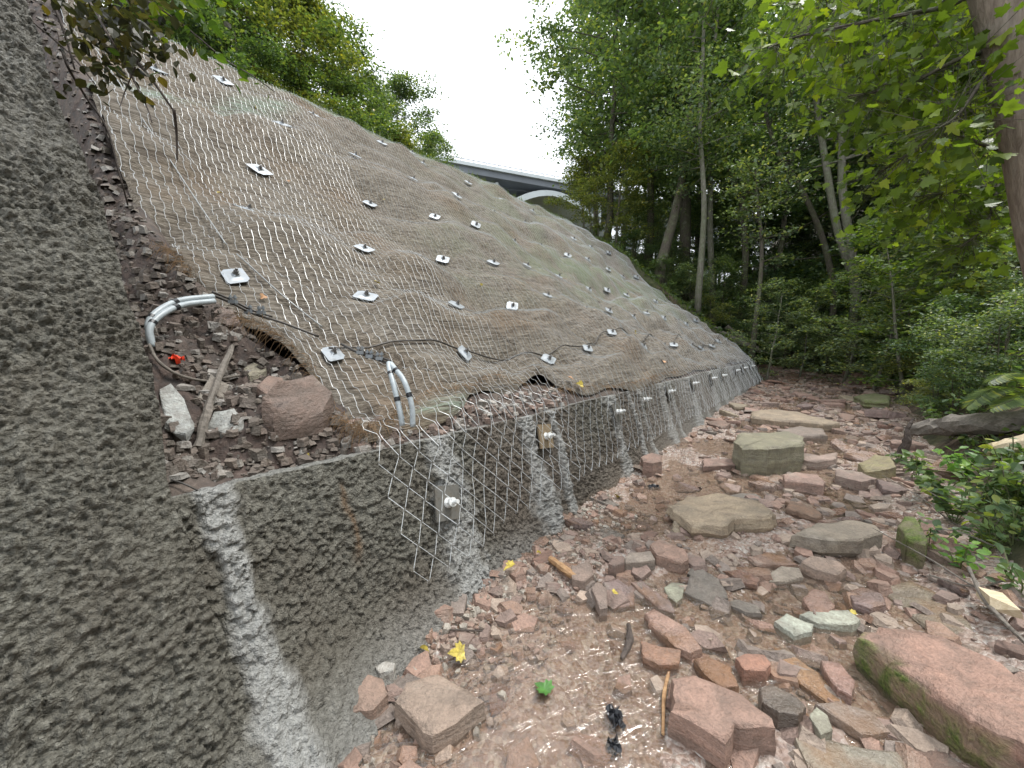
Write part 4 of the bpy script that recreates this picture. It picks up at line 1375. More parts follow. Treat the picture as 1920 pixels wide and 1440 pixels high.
def leaf_cloud(P, size, tmpl, spread=0.7, droop=0.3, seed=0, up=(0, 0, 1)):
    rs = np.random.default_rng(seed)
    n = len(P)
    nv = np.asarray(up) + spread * rs.standard_normal((n, 3))
    nv /= np.linalg.norm(nv, axis=1)[:, None]
    a = rs.standard_normal((n, 3))
    a[:, 2] -= droop
    tv_ = a - nv * np.sum(a * nv, 1)[:, None]
    tv_ /= np.linalg.norm(tv_, axis=1)[:, None] + 1e-9
    bv = np.cross(tv_, nv)
    V0, F0 = tmpl
    sz = np.broadcast_to(np.asarray(size, float), (n,)) * rs.uniform(0.65, 1.25, n)
    V = P[:, None] + sz[:, None, None] * (V0[None, :, 0:1] * bv[:, None] + V0[None, :, 1:2] * tv_[:, None] + V0[None, :, 2:3] * nv[:, None])
    F = (F0[None] + (np.arange(n) * len(V0))[:, None, None]).reshape(-1, F0.shape[1])
    r = np.repeat(rs.random(n), len(F0))
    return V.reshape(-1, 3), F, r


def leaf_mesh(name, P, size, tmpl=KITE, mat=None, **k):
    V, F, r = leaf_cloud(np.asarray(P, float), size, tmpl, **k)
    return mesh_from(name, V, F, False, fattrs={'rnd': r}, mats=[mat or LEAF])


# ------------------------------------------------------------------ trees
def tree_meshes(seed, H, cr, z0, nl, nleaf, lsize, tr_, lean=(0, 0), bark=BARK, prof='round', tmpl=KITE, flat=0.24, stems=1):
    rs = np.random.default_rng(seed)
    mb = MB()
    C = []
    for st in range(stems):
        a0 = rs.uniform(0, 6.28)
        off = np.array([math.cos(a0), math.sin(a0), 0]) * (0.12 * H if stems > 1 else 0)
        zz = np.linspace(0, 1, 9)
        P = np.stack([lean[0] * zz ** 1.3 + off[0] * zz, lean[1] * zz ** 1.3 + off[1] * zz, zz * H * 0.96 - 0.25], 1)
        P[1:, :2] += np.cumsum(rs.normal(0, 0.012 * H, (8, 2)), 0) * 0.6
        rad = tr_ * (1 - 0.85 * zz) * (1 if stems == 1 else 0.7)
        rad[0] *= 1.35
        mb.tube(P, rad, 8)
        for i in range(nl // stems):
            f = z0 + (1 - z0) * ((i + rs.random()) / (nl / stems)) ** 0.85
            az = i * 2.4 + rs.normal(0, 0.4)
            pf = {'round': math.sin(math.pi * min(1, 0.18 + 0.82 * (f - z0) / (1 - z0))) ** 0.6, 'tall': 0.55 + 0.45 * math.sin(math.pi * (f - z0) / (1 - z0)), 'cone': 1.05 - 0.9 * (f - z0) / (1 - z0)}[prof]
            L = cr * max(0.25, pf) * rs.uniform(0.7, 1.12)
            el = R(rs.uniform(5, 35) + 40 * max(0, (f - 0.7) / 0.3))
            b = np.array([np.interp(f, zz, P[:, j]) for j in range(3)])
            dv = np.array([math.cos(az) * math.cos(el), math.sin(az) * math.cos(el), math.sin(el)])
            q = np.linspace(0, 1, 5)
            LP = b + q[:, None] * L * dv + np.stack([0 * q, 0 * q, -0.10 * L * q ** 2], 1)
            LP[1:] += rs.normal(0, 0.04 * L, (4, 3)).cumsum(0) * 0.5
            lr = max(0.008, tr_ * 0.33 * (1 - 0.6 * f))
            mb.tube(LP, lr * (1 - 0.8 * q), 5, False)
            for k in range(5):
                x = rs.uniform(0.3, 1)
                b2 = np.array([np.interp(x, q, LP[:, j]) for j in range(3)])
                d2 = dv + rs.normal(0, 0.75, 3)
                d2[2] *= 0.6
                d2 /= np.linalg.norm(d2)
                e2 = b2 + d2 * L * rs.uniform(0.22, 0.42)
                mb.tube([b2, (b2 + e2) / 2 + [0, 0, 0.02 * L], e2], [lr * 0.3, lr * 0.2, lr * 0.06], 3, False)
                for x2 in (0.45, 0.75, 1.0):
                    C.append(b2 + (e2 - b2) * x2)
            C.append(LP[-1])
    C = np.array(C)
    cl = rs.integers(len(C), size=nleaf)
    wgt = rs.uniform(0.5, 1.25, len(C))[cl]
    g = rs.standard_normal((nleaf, 3)) * (cr * 0.115) * wgt[:, None]
    g[:, 2] *= flat
    g[:, 2] -= 0.12 * (g[:, 0] ** 2 + g[:, 1] ** 2) / (cr * 0.12)
    return mb.mesh('trunk', bark, True), leaf_mesh('crown', C[cl] + g, lsize, tmpl, spread=0.42, droop=0.5, seed=seed)


VAR = {
    'tall': [tree_meshes(11, 16, 3.6, 0.22, 34, 15000, 0.20, 0.17, (0.6, -0.4), prof='tall'), tree_meshes(12, 17, 3.3, 0.30, 32, 14000, 0.19, 0.15, (-0.8, 0.3), BARKP, prof='tall'), tree_meshes(13, 15, 3.9, 0.12, 36, 16000, 0.20, 0.16, (0.2, 0.9), prof='tall')],
    'round': [tree_meshes(21, 7.5, 2.9, 0.14, 30, 13000, 0.145, 0.11, prof='round'), tree_meshes(22, 6.5, 2.5, 0.10, 28, 12000, 0.13, 0.10, (0.4, 0.2), prof='round')],
    'shrub': [tree_meshes(31, 2.6, 1.5, 0.08, 20, 6500, 0.085, 0.035, prof='round', stems=3), tree_meshes(32, 2.0, 1.3, 0.05, 20, 6000, 0.075, 0.03, prof='round', stems=3)],
    'spray': [tree_meshes(41, 5.2, 1.9, 0.12, 20, 4200, 0.12, 0.055, (0.5, -0.3), BARKP, prof='tall', flat=0.18)],
}
NG = 0


def plant_tree(kind_, v, s, t, k, col, label, group=None, cat='tree', name=None, rot=None, z=None, squash=1.0):
    tm, cm = VAR[kind_][v % len(VAR[kind_])]
    zz = float(terrain_z(s, t)) if z is None else z
    e = empty(name or {'tall': 'broadleaf_tree', 'round': 'bushy_tree', 'shrub': 'shrub', 'spray': 'sapling'}[kind_], W(s, t, zz), label, cat, group)
    e.rotation_euler = (0, 0, rng.uniform(0, 6.28) if rot is None else rot)
    e.scale = (k * squash, k * squash, k)
    obj('trunk' if kind_ != 'shrub' else 'stems', tm, e)
    obj('crown', cm, e, color=tuple(np.array(col) * rng.uniform(0.88, 1.12)))
    return e


G1, G2, G3, G4, G5 = (0.088, 0.145, 0.074), (0.112, 0.170, 0.082), (0.145, 0.175, 0.066), (0.090, 0.132, 0.090), (0.135, 0.190, 0.115)


def px_st(x, Z):
    """ground position below photo column x at camera depth Z"""
    X = (x - 960) / FPX * Z
    return X * UX + Z * UY, X * NX + Z * NY


# crest trees behind the netted slope: (photo column, depth, kind, scale, colour, label)
CREST = [(355, 9.6, 'round', 0.66, G2, 'yellow-green bushy tree on the crest directly above the netting, leftmost of them'),
         (430, 11.0, 'round', 0.80, G1, 'mid green bushy tree on the crest, second from left'),
         (505, 12.2, 'round', 0.92, G2, 'full green bushy tree on the crest under the dark tall one'),
         (515, 16.0, 'tall', 0.62, G4, 'tall dark tree on the crest whose top leaves the frame'),
         (470, 14.5, 'tall', 0.66, G1, 'tall green tree on the crest at the top frame edge, left one'),
         (600, 13.0, 'round', 0.86, G3, 'yellowing bushy tree on the crest edge, pale gold tips'),
         (650, 15.5, 'round', 0.80, G2, 'rounded green tree on the crest right of the yellowing one'),
         (712, 17.5, 'round', 0.78, G4, 'sparse grey-green tree on the crest with sky behind its twigs'),
         (762, 21.0, 'round', 0.88, G4, 'thin bluish green tree low on the crest toward the bridge'),
         (805, 24.0, 'round', 0.85, G2, 'small tree on the crest next to the bridge deck end'),
         (385, 13.0, 'tall', 0.60, G2, 'tall light green tree behind the leftmost crest bush'),
         (845, 27.0, 'round', 0.6, G3, 'lowest bush on the crest touching the bridge deck')]
for i, (x, Z, kd, k, c, lab) in enumerate(CREST):
    s, t = px_st(x, Z)
    plant_tree(kd, i, s, t, k, c, lab, 'trees on the crest behind the netting')
for i, (x, Z, k) in enumerate([(300, 9.2, 0.5), (410, 9.6, 0.55), (480, 10.2, 0.6), (560, 11.2, 0.65), (640, 12.6, 0.7), (700, 14.5, 0.75), (760, 17, 0.75), (820, 21, 0.7)]):
    s, t = px_st(x, Z)
    plant_tree('shrub', i, s, t, k * 1.6, [G3, G2, G1][i % 3], f'low leafy shrub on the crest above the netting, {ORD[i]} from left', 'shrubs along the crest')

# forest at the end of the creek and on the right bank
WOOD = [(1128, 24, 'tall', 1.25, G5, 'pale green tall tree at the left border of the wood beside the sky'),
        (1150, 20, 'round', 0.85, G3, 'low yellow-green tree below the bridge end at the wood border'),
        (1092, 26, 'round', 0.78, G3, 'small yellowish tree half hiding the bridge arch'),
        (1205, 22, 'tall', 1.25, G2, 'tall leafy tree second from the open sky'),
        (1330, 19, 'tall', 1.15, G2, 'tall tree with bright mid green crown in the middle of the wood'),
        (1450, 21, 'tall', 1.2, G1, 'tall dark tree in the middle wood, sky glints right of it'),
        (1560, 24, 'tall', 1.15, G4, 'tall dark tree behind the twin stemmed tree'),
        (1700, 18, 'tall', 1.1, G1, 'dark trunked tall tree behind the maple leaves'),
        (1745, 17, 'tall', 1.2, G4, 'second dark trunked tall tree behind the maple leaves'),
        (1640, 15, 'round', 1.05, G2, 'bushy tree on the right bank behind the twin stems'),
        (1800, 12, 'round', 1.1, G2, 'bushy green tree on the right bank under the maple'),
        (1880, 9.5, 'round', 0.95, G3, 'yellow-green bushy tree at the right frame edge'),
        (1250, 26, 'tall', 1.35, G1, 'very tall tree deep in the wood near the leaning trunk')]
for i, (x, Z, kd, k, c, lab) in enumerate(WOOD):
    s, t = px_st(x, Z)
    plant_tree(kd, i, s, t, k, c, lab, 'trees of the wood around the creek')
DEEP = 'tree deep in the dark wood beyond the end of the creek'
rs = np.random.default_rng(77)
nback = 0
for x, Z in [(1110, 34), (1160, 30), (1210, 33), (1290, 29), (1360, 28), (1400, 33), (1490, 29), (1530, 34), (1610, 30), (1660, 26), (1720, 30), (1780, 24), (1830, 21), (1890, 18), (1950, 15), (2010, 13), (1470, 40), (1570, 42), (1680, 40), (1790, 36), (1880, 30), (1960, 25), (1330, 40), (1230, 42)]:
    s, t = px_st(x, Z)
    plant_tree('tall', nback, s, t, rs.uniform(1.05, 1.4), [G1, G2, G4][nback % 3], DEEP, 'trees deep in the wood')
    nback += 1
# understory
UND = [(1345, 19, 'round', 0.5), (1405, 17.6, 'round', 0.42), (1467, 17, 'round', 0.45), (1252, 20, 'round', 0.48), (1185, 22, 'round', 0.5), (1522, 16.6, 'round', 0.42), (1590, 15.5, 'round', 0.4), (1180, 26, 'round', 0.8), (1300, 25, 'round', 0.85), (1375, 24, 'round', 0.8), (1440, 26, 'round', 0.9), (1500, 27, 'round', 0.95), (1555, 21, 'round', 0.75), (1610, 18, 'round', 0.7), (1665, 24, 'round', 0.95), (1730, 20, 'round', 0.9), (1800, 19, 'round', 0.95), (1870, 15, 'round', 0.9), (1420, 32, 'round', 1.25), (1600, 32, 'round', 1.3), (1520, 36, 'round', 1.5), (1340, 31, 'round', 1.2), (1712, 31, 'round', 1.3), (1260, 30, 'round', 1.1), (1480, 19, 'round', 0.55), (1400, 20, 'round', 0.6), (1570, 17, 'round', 0.6), (1700, 13.5, 'round', 0.6), (1650, 20, 'round', 0.7), (1760, 15, 'round', 0.7), (1330, 22, 'round', 0.55), (1530, 24, 'round', 0.8), (1830, 9.5, 'round', 0.6), (1220, 24, 'round', 0.6)]
ORDN = ORD + ['fourteenth', 'fifteenth', 'sixteenth', 'seventeenth', 'eighteenth', 'nineteenth', 'twentieth'] + ['twenty-' + q for q in ORD[:9]] + ['thirtieth'] + ['thirty-' + q for q in ORD[:9]]
for i, (x, Z, kd, k) in enumerate(UND):
    s, t = px_st(x, Z)
    plant_tree(kd, i, s, t, k, [G2, G5, G1, G5][i % 4], f'leafy understory bush in the wood behind the creek, {ORDN[sorted(q[0] for q in UND).index(x)]} from left', 'understory bushes in the wood', cat='bush', name='understory_bush')
SHR = [(1180, 19.5, 0.72), (1240, 17.6, 0.75), (1290, 17.0, 0.8), (1330, 16.6, 0.75), (1370, 17.4, 0.95), (1210, 21.5, 0.9), (1270, 20.5, 1.0), (1140, 22, 0.6), (1110, 24.5, 0.6), (1460, 18, 0.7), (1690, 11, 0.8), (1740, 9.0, 0.75), (1790, 7.6, 0.7), (1840, 6.5, 0.7), (1880, 5.6, 0.62), (1720, 12.5, 0.9), (1650, 15.5, 0.9), (1810, 9.5, 0.95), (1890, 7.6, 0.95), (1760, 6.6, 0.42), (1800, 5.7, 0.40)]
for i, (x, Z, k) in enumerate(SHR):
    s, t = px_st(x, Z)
    side = 'hillside past the end of the netting' if x < 1500 else 'right bank of the creek'
    j = sum(1 for q in SHR[:i] if (q[0] < 1500) == (x < 1500))
    plant_tree('shrub', i, s, t, k, [G1, G2, G5, G3][i % 4], f'leafy shrub on the {side}, {ORD[j] if j < 13 else "last"} {"up" if x < 1500 else "along"} the slope', 'shrubs on the ' + side, cat='shrub')


# individually seen trunks
def px_tree(name, pts, Z, r, bark, label, leafn=0, col=G2, lsz=0.13, cr=2.0, seed=0, cat='tree', flat=0.3, forkpts=()):
    """trunk through photo pixels at depth Z (base to top), with a crown of leaf sprays along its upper part"""
    rs = np.random.default_rng(seed)
    P = smooth_path([at(x, y, Z) for x, y in pts], 5)
    s, t = ST(P[0])
    base = np.array([P[0][0], P[0][1], min(P[0][2], float(terrain_z(s, t)))])
    if P[0][2] > base[2] + 0.05:
        P = np.concatenate([[base - [0, 0, 0.2]], P])
    e = empty(name, base, label, cat)
    mb = MB()
    mb.tube(P - base, np.linspace(r, r * 0.45, len(P)), 9)
    for fp in forkpts:
        Q = smooth_path([at(x, y, Z + 0.15) for x, y in fp], 5)
        mb.tube(Q - base, np.linspace(r * 0.85, r * 0.35, len(Q)), 8)
    C = []
    n0 = len(P) // 2
    if leafn:
        for i in range(26):
            b = P[rs.integers(n0, len(P))] - base
            az, el = rs.uniform(0, 6.28), R(rs.uniform(-5, 35))
            L = cr * rs.uniform(0.4, 1.1)
            ee = b + L * np.array([math.cos(az) * math.cos(el), math.sin(az) * math.cos(el), math.sin(el)])
            mid = (b + ee) / 2 + rs.normal(0, 0.08 * L, 3)
            mb.tube([b, mid, ee], [r * 0.25, r * 0.16, 0.004], 4, False)
            for x in np.linspace(0.4, 1, 6):
                C.append(b + (ee - b) * x + rs.normal(0, 0.1 * L, 3))
        C = np.array(C)
        cl = rs.integers(len(C), size=leafn)
        g = rs.standard_normal((leafn, 3)) * cr * 0.13
        g[:, 2] *= flat
    obj('trunk', mb.mesh('trunk', bark, True), e)
    if leafn:
        obj('crown', leaf_mesh('crown', C[cl] + g, lsz, KITE, spread=0.5, droop=0.4, seed=seed), e, color=col)
    return e


px_tree('leaning_tree', [(1238, 500), (1252, 450), (1268, 390), (1282, 320), (1290, 240), (1300, 120), (1310, -40)], 17.5, 0.24, BARK, 'leaning mossy trunk on the hillside past the netting', 5000, G2, 0.17, 2.8, 201)
px_tree('thin_pale_tree', [(1310, 545), (1316, 470), (1320, 400), (1318, 330), (1312, 230), (1318, 100), (1322, -40)], 15.5, 0.13, BARKP, 'thin straight pale trunk right of the leaning one', 4500, G5, 0.16, 2.4, 202)
px_tree('twin_stem_tree', [(1606, 560), (1596, 470), (1580, 360), (1578, 260), (1574, 150), (1565, -40)], 14.0, 0.17, BARKP, 'pale twin stemmed tree at the bank, stems rising in a narrow V', 5200, G2, 0.15, 2.4, 203,
        forkpts=[[(1600, 520), (1570, 430), (1552, 330), (1532, 200), (1520, 80), (1500, -40)]])
px_tree('slim_tree', [(1412, 648), (1418, 590), (1426, 520), (1428, 450), (1420, 380), (1416, 320)], 14.5, 0.10, BARK, 'slim dark tree at the end of the netting with pale leaf sprays', 2600, (0.165, 0.22, 0.125), 0.14, 1.9, 204, flat=0.12)
px_tree('forked_tree', [(1398, 480), (1394, 420), (1390, 380), (1372, 330), (1360, 280), (1352, 200)], 18.5, 0.15, BARK, 'small forked dark tree in the middle wood', 3200, G5, 0.16, 2.0, 205, forkpts=[[(1390, 385), (1400, 340), (1420, 290), (1440, 220)]])
px_tree('dark_tree', [(1285, 440), (1286, 380), (1288, 300), (1290, 150), (1290, -40)], 20.5, 0.30, BARK, 'thick dark upright trunk behind the leaning one', 4000, G1, 0.18, 3.0, 206)
px_tree('slanted_stem', [(1566, 545), (1540, 440), (1500, 350), (1460, 290), (1440, 230), (1425, 150)], 15.5, 0.12, BARK, 'dark slanting stem leaning left of the twin stemmed tree', 3000, G1, 0.15, 2.0, 207)
for i, (x, Z, y0) in enumerate([(1122, 23, 420), (1108, 23, 420), (1095, 23.5, 418)]):
    px_tree('thin_sapling', [(x, y0), (x - 4, 370), (x - 10 + 8 * i, 300)], Z, 0.05, BARK, f'thin dark sapling stem at the wood border by the arch, {ORD[2 - i]} from left', 900, G3, 0.15, 1.3, 210 + i)
for i, (x, y, Z, lab) in enumerate([(1440, 630, 13.0, 'pale leaved sapling drooping over the far end of the bed'), (1500, 640, 14.0, 'pale leaved sapling in front of the dark hollow'), (1640, 650, 10.5, 'overhanging pale leaved hazel on the right bank'),
                                    (1580, 640, 12.5, 'pale leaved hazel left of the overhanging one'), (1700, 640, 9.0, 'bright leaved hazel spreading from the right bank')]):
    s, t = px_st(x, Z)
    plant_tree('spray', 0, s, t, 0.62 if i < 2 else 0.75, (0.165, 0.22, 0.125) if i < 4 else (0.10, 0.16, 0.04), lab, 'saplings overhanging the creek', squash=1.15)

# ------------------------------------------------------------------ the maple at the right edge
e = empty('maple_tree', at(2120, 1020, 2.6), 'near maple with a smooth brown trunk and broad yellow-green leaves, right edge', 'tree')
b0 = np.array(e.location)
mb = MB()
TP = smooth_path([at(2120, 1020, 2.6), at(2030, 700, 2.6), at(1965, 450, 2.6), at(1932, 280, 2.6), at(1900, 130, 2.6), at(1868, 0, 2.6), at(1830, -150, 2.6), at(1800, -400, 2.6)], 6)
mb.tube(TP - b0, np.linspace(0.145, 0.105, len(TP)), 14)
obj('trunk', mb.mesh('trunk', BARKM, True), e)
BR = [([(1862, -30), (1780, 10), (1680, 30), (1580, 50), (1490, 70), (1440, 90)], 2.5, 0.8), ([(1885, 90), (1800, 110), (1720, 150), (1650, 170), (1590, 180)], 2.4, 0.7),
      ([(1840, -120), (1740, -70), (1650, -30), (1560, -10), (1480, 10)], 2.7, 0.8), ([(1925, 300), (1840, 270), (1770, 250), (1700, 290), (1640, 330)], 2.9, 0.6),
      ([(1940, 370), (1850, 350), (1780, 360), (1710, 370)], 3.0, 0.6), ([(1890, 60), (1860, 120), (1800, 210), (1760, 240)], 2.2, 0.5), ([(1870, -20), (1820, 40), (1740, 90), (1660, 110), (1560, 130)], 2.9, 0.8), ([(1930, 320), (1880, 330), (1850, 420), (1790, 470)], 3.1, 0.6)]
rs = np.random.default_rng(301)
bm2 = MB()
LP = []
for pts, Z, wd in BR:
    P = smooth_path([at(x, y, Z + 0.35 + rs.normal(0, 0.08)) for x, y in pts], 6)
    bm2.tube(P - b0, np.linspace(0.018, 0.004, len(P)), 6, False)
    for i in range(360):
        q = P[int(rs.uniform(0.12, 1) * (len(P) - 1))]
        off = rs.normal(0, 0.17, 3) + [0, 0.10, -0.06]
        LP.append(q + off - b0)
        if i % 2 == 0:
            bm2.tube([q - b0, (q + q + off) / 2 - b0, q + off - b0], 0.0018, 3, False)
obj('branches', bm2.mesh('branches', BARK, True), e)
LP = np.array(LP)
V, F, r = leaf_cloud(LP, 0.088 * rs.uniform(0.55, 1.2, len(LP)), MAPLE, spread=1.0, droop=1.0, seed=302)
kind(obj('foliage', mesh_from('foliage', V, F, False, fattrs={'rnd': r * 0.93}, mats=[LEAFN]), e, color=(0.115, 0.17, 0.030)), 'stuff')


# ------------------------------------------------------------------ branch hanging in at the upper left
e = empty('hanging_branch', at(150, -40, 2.1), 'hanging branch with withered dark leaves in the upper left corner', 'branch')
b0 = np.array(e.location)
mb = MB()
stems = [([(120, -60), (180, 20), (240, 95), (285, 150), (325, 207)], 2.1, 0.010), ([(326, 205), (331, 250), (332, 300)], 2.1, 0.008), ([(110, 60), (125, 120), (160, 180), (200, 240), (225, 330), (240, 385)], 2.3, 0.008),
         ([(150, -30), (200, 60), (245, 140), (275, 200), (285, 230)], 2.0, 0.006), ([(90, -20), (120, 60), (140, 130)], 2.2, 0.008), ([(200, -40), (290, 10), (360, 60), (420, 110), (470, 140), (515, 172)], 2.2, 0.005), ([(60, 40), (130, 100), (180, 160)], 2.1, 0.005), ([(260, 110), (235, 170), (225, 200)], 2.05, 0.004)]
for pts, Z, r in stems:
    P = smooth_path([at(x, y, Z + rng.normal(0, 0.04)) for x, y in pts], 6)
    mb.tube(P - b0, np.linspace(r, r * 0.5, len(P)), 6)
obj('stems', mb.mesh('stems', WOODD, True), e)
rs = np.random.default_rng(311)
LP = []
for _ in range(560):
    x = rs.normal(215, 55)
    y = rs.uniform(-60, 60) + abs(rs.normal(0, 55)) + (20 if x > 180 else 0)
    LP.append(at(x, min(y, 190), 2.1 + rs.normal(0, 0.12)) - b0)
me = leaf_mesh('withered_leaves', LP, 0.055, OVAL, LEAFN, spread=1.2, droop=1.5, seed=312)
kind(obj('withered_leaves', me, e, color=(0.042, 0.042, 0.027)), 'stuff')
LP = [at(x + rs.normal(0, 5), y + rs.normal(0, 5), 2.15 + rs.normal(0, 0.03)) - b0 for x, y in [(372, 85), (384, 95), (398, 108), (405, 112), (418, 128), (440, 148), (452, 150), (458, 156), (468, 140), (480, 142), (488, 158), (500, 160), (510, 172), (415, 105), (430, 118), (352, 70), (360, 62)]]
LP += [at(rs.uniform(180, 420), rs.uniform(-50, 50), 2.2 + rs.normal(0, 0.12)) - b0 for _ in range(90)] + [at(rs.uniform(215, 305), rs.uniform(30, 140), 2.1 + rs.normal(0, 0.08)) - b0 for _ in range(26)] + [at(rs.uniform(300, 480), rs.uniform(-60, 18), 2.3 + rs.normal(0, 0.1)) - b0 for _ in range(50)]
obj('green_leaves', leaf_mesh('green_leaves', LP, 0.06, OVAL, LEAFN, spread=0.8, droop=0.8, seed=313), e, color=(0.06, 0.105, 0.022))

# ------------------------------------------------------------------ herbs, fern and ground cover on the right bank
def FT(s, t):
    return np.maximum(terrain_z(s, t), bed_z(s, t))


HERBS = [(1760, 790, 0.5, 22), (1800, 880, 0.4, 34), (1760, 920, 0.35, 26), (1840, 930, 0.4, 34), (1880, 860, 0.4, 26), (1790, 960, 0.3, 26), (1900, 1000, 0.4, 30), (1850, 1010, 0.3, 24), (1740, 1010, 0.25, 14), (1800, 1050, 0.22, 16), (1720, 880, 0.3, 16),
         (1900, 930, 0.5, 30), (1770, 740, 0.5, 30), (1740, 720, 0.5, 30), (1830, 770, 0.5, 30), (1900, 720, 0.6, 34), (1905, 1100, 0.25, 14), (1690, 850, 0.2, 8)]
rs = np.random.default_rng(321)
hlabs = ['tall leafy herb in front of the fallen log', 'broad leaved herb with fresh green leaves at the bank edge', 'leafy herb hanging over the brown bank soil', 'dense leafy herb right of the fresh green one', 'leafy herb below the pale driftwood end', 'low leafy herb above the moss covered rock',
         'leafy herb at the right frame edge above the twigs', 'leafy herb among the pale roots', 'small herb touching the moss covered rock', 'small bright herb among dry twigs', 'thin herb beside the lumpy yellowish rock', 'leafy herb under the log at the frame edge', 'leafy herb behind the log, below the bushes',
         'leafy herb at the far tip of the log', 'leafy herb beside the fern', 'leafy herb above the fern at the frame edge', 'small herb at the right edge above the pale wood chunk', 'tiny herb on the stones beside the bank']
for i, (x, y, h, nlf) in enumerate(HERBS):
    p = hit(x, y + 20, FT)
    e = empty('leafy_herb', p, hlabs[i], 'plant', 'leafy herbs on the right bank')
    mb = MB()
    LPs = []
    for k in range(max(3, nlf // 3)):
        d = rs.normal(0, 0.35, 3) * h
        d[2] = h * rs.uniform(0.5, 1.1)
        P = smooth_path([[0, 0, -0.03], d * 0.5 + rs.normal(0, 0.02, 3), d + [0, 0, -0.04]], 4)
        mb.tube(P, [0.004] * (len(P) - 1) + [0.002], 4, False)
        for j in range(10):
            LPs.append(P[int(rs.uniform(0.35, 1) * (len(P) - 1))] + rs.normal(0, 0.03, 3))
    obj('stem', mb.mesh('stem', M_plain('herb_stem', (0.10, 0.12, 0.04), 0.7) if i == 0 else bpy.data.materials['herb_stem']), e)
    obj('leaves', leaf_mesh('leaves', LPs, 0.085 if y < 1000 else 0.06, OVAL, LEAFN, spread=0.5, droop=0.5, seed=330 + i), e, color=(0.15, 0.28, 0.08) if i in (1, 9) else (0.125, 0.19, 0.09))

# fern
e = empty('fern', hit(1935, 800, FT), 'arching pale green fern fronds above the fallen log', 'fern')
b0 = np.array(e.location)
for k, pts in enumerate([[(1950, 790), (1900, 728), (1850, 735), (1815, 760)], [(1960, 780), (1930, 710), (1890, 700), (1855, 715)], [(1950, 800), (1940, 740), (1900, 748), (1860, 765)], [(1965, 780), (1990, 700), (1960, 660), (1925, 660)]]):
    P = smooth_path([at(x, y, 4.6 - 0.1 * k) for x, y in pts], 8) - b0
    mb = MB()
    mb.tube(P, np.linspace(0.006, 0.002, len(P)), 4, False)
    Tg = np.gradient(P, axis=0)
    for j in range(2, len(P)):
        d = Tg[j] / np.linalg.norm(Tg[j])
        sd_ = np.cross(d, [0, 0, 1.0])
        sd_ /= np.linalg.norm(sd_)
        L = 0.16 * math.sin(math.pi * (0.12 + 0.86 * j / len(P))) + 0.02
        for sg_ in (-1, 1):
            for o_ in (0, 0.5):
                q = P[j] + Tg[j] * o_
                tip = q + sg_ * sd_ * L + d * L * 0.35 + [0, 0, -0.04]
                mb.add([q, q + d * 0.02 + (tip - q) * 0.4, tip, q - d * 0.012 + (tip - q) * 0.4], [[0, 1, 2, 3]], rng.random())
    obj('frond', mb.mesh('frond', LEAFN, rnd=True), e, color=(0.13, 0.185, 0.07))

# ground cover: leaf litter, ivy and moss that nobody could count
rs = np.random.default_rng(341)
P = []
while len(P) < 30000:
    n_ = 4000
    s = 1.5 + 32 * rs.random(n_) ** 1.3
    t = np.where(rs.random(n_) < 0.62, t_right(s) - 0.25 - 9 * rs.random(n_) ** 1.6, 2.4 + 10 * rs.random(n_))
    ok = ((t < 0) | (s > 14.9)) & (vn(s * 0.9, t * 0.9, 342) > -0.22) & (terrain_z(s, t) > bed_z(s, t) + 0.05)
    s, t = s[ok], t[ok]
    P += list(W(s, t, terrain_z(s, t) + 0.02 + 0.12 * rs.random(len(s))))
P = np.array(P[:30000])
sz = 0.05 + 0.006 * np.linalg.norm(P[:, :2], axis=1)
kind(obj('ground_cover', leaf_mesh('ground_cover', P, sz, KITE, LEAF, spread=0.6, droop=0.2, seed=343), color=(0.065, 0.105, 0.030)), 'stuff')
# grass strip along the crest and down the far border
P = []
mb = MB()
for _ in range(5200):
    if rs.random() < 0.5:
        s, t = 14.8 + 0.9 * rs.random(), 3.5 + 6.5 * rs.random()
        z = float(terrain_z(s, t))
    else:
        s, t = 1.5 + 13 * rs.random(), 9.0 + 0.9 * rs.random()
        z = float(slope_z(s, t))
    p = W(s, t, z)
    h = rs.uniform(0.06, 0.2)
    d = rs.normal(0, 0.05, 3)
    sdv = np.array([math.cos(s * 99), math.sin(s * 99), 0]) * 0.008
    mb.add([p - sdv, p + sdv, p + d + [0, 0, h]], [[0, 1, 2]], rs.random())
kind(obj('grass', mb.mesh('grass', LEAF, rnd=True), color=(0.10, 0.15, 0.04)), 'stuff')


# ------------------------------------------------------------------ sticks, logs and driftwood
def stick(name, P, r, mat, label, cat='stick', k=8, n=6, seed=0, group=None):
    rs = np.random.default_rng(seed)
    P = smooth_path(P, n)
    rr = np.asarray(r) if np.ndim(r) else np.array([r, r])
    rad = np.interp(np.linspace(0, 1, len(P)), np.linspace(0, 1, len(rr)), rr) * (1 + rs.normal(0, 0.06, len(P)))
    c = P.mean(0)
    mb = MB()
    mb.tube(P - c, rad, k)
    mb.V[-1] = mb.V[-1] + rs.normal(0, 0.10, mb.V[-1].shape) * rad.mean()
    return tag(obj(name, mb.mesh(name, mat, False), loc=c), label, cat, group)


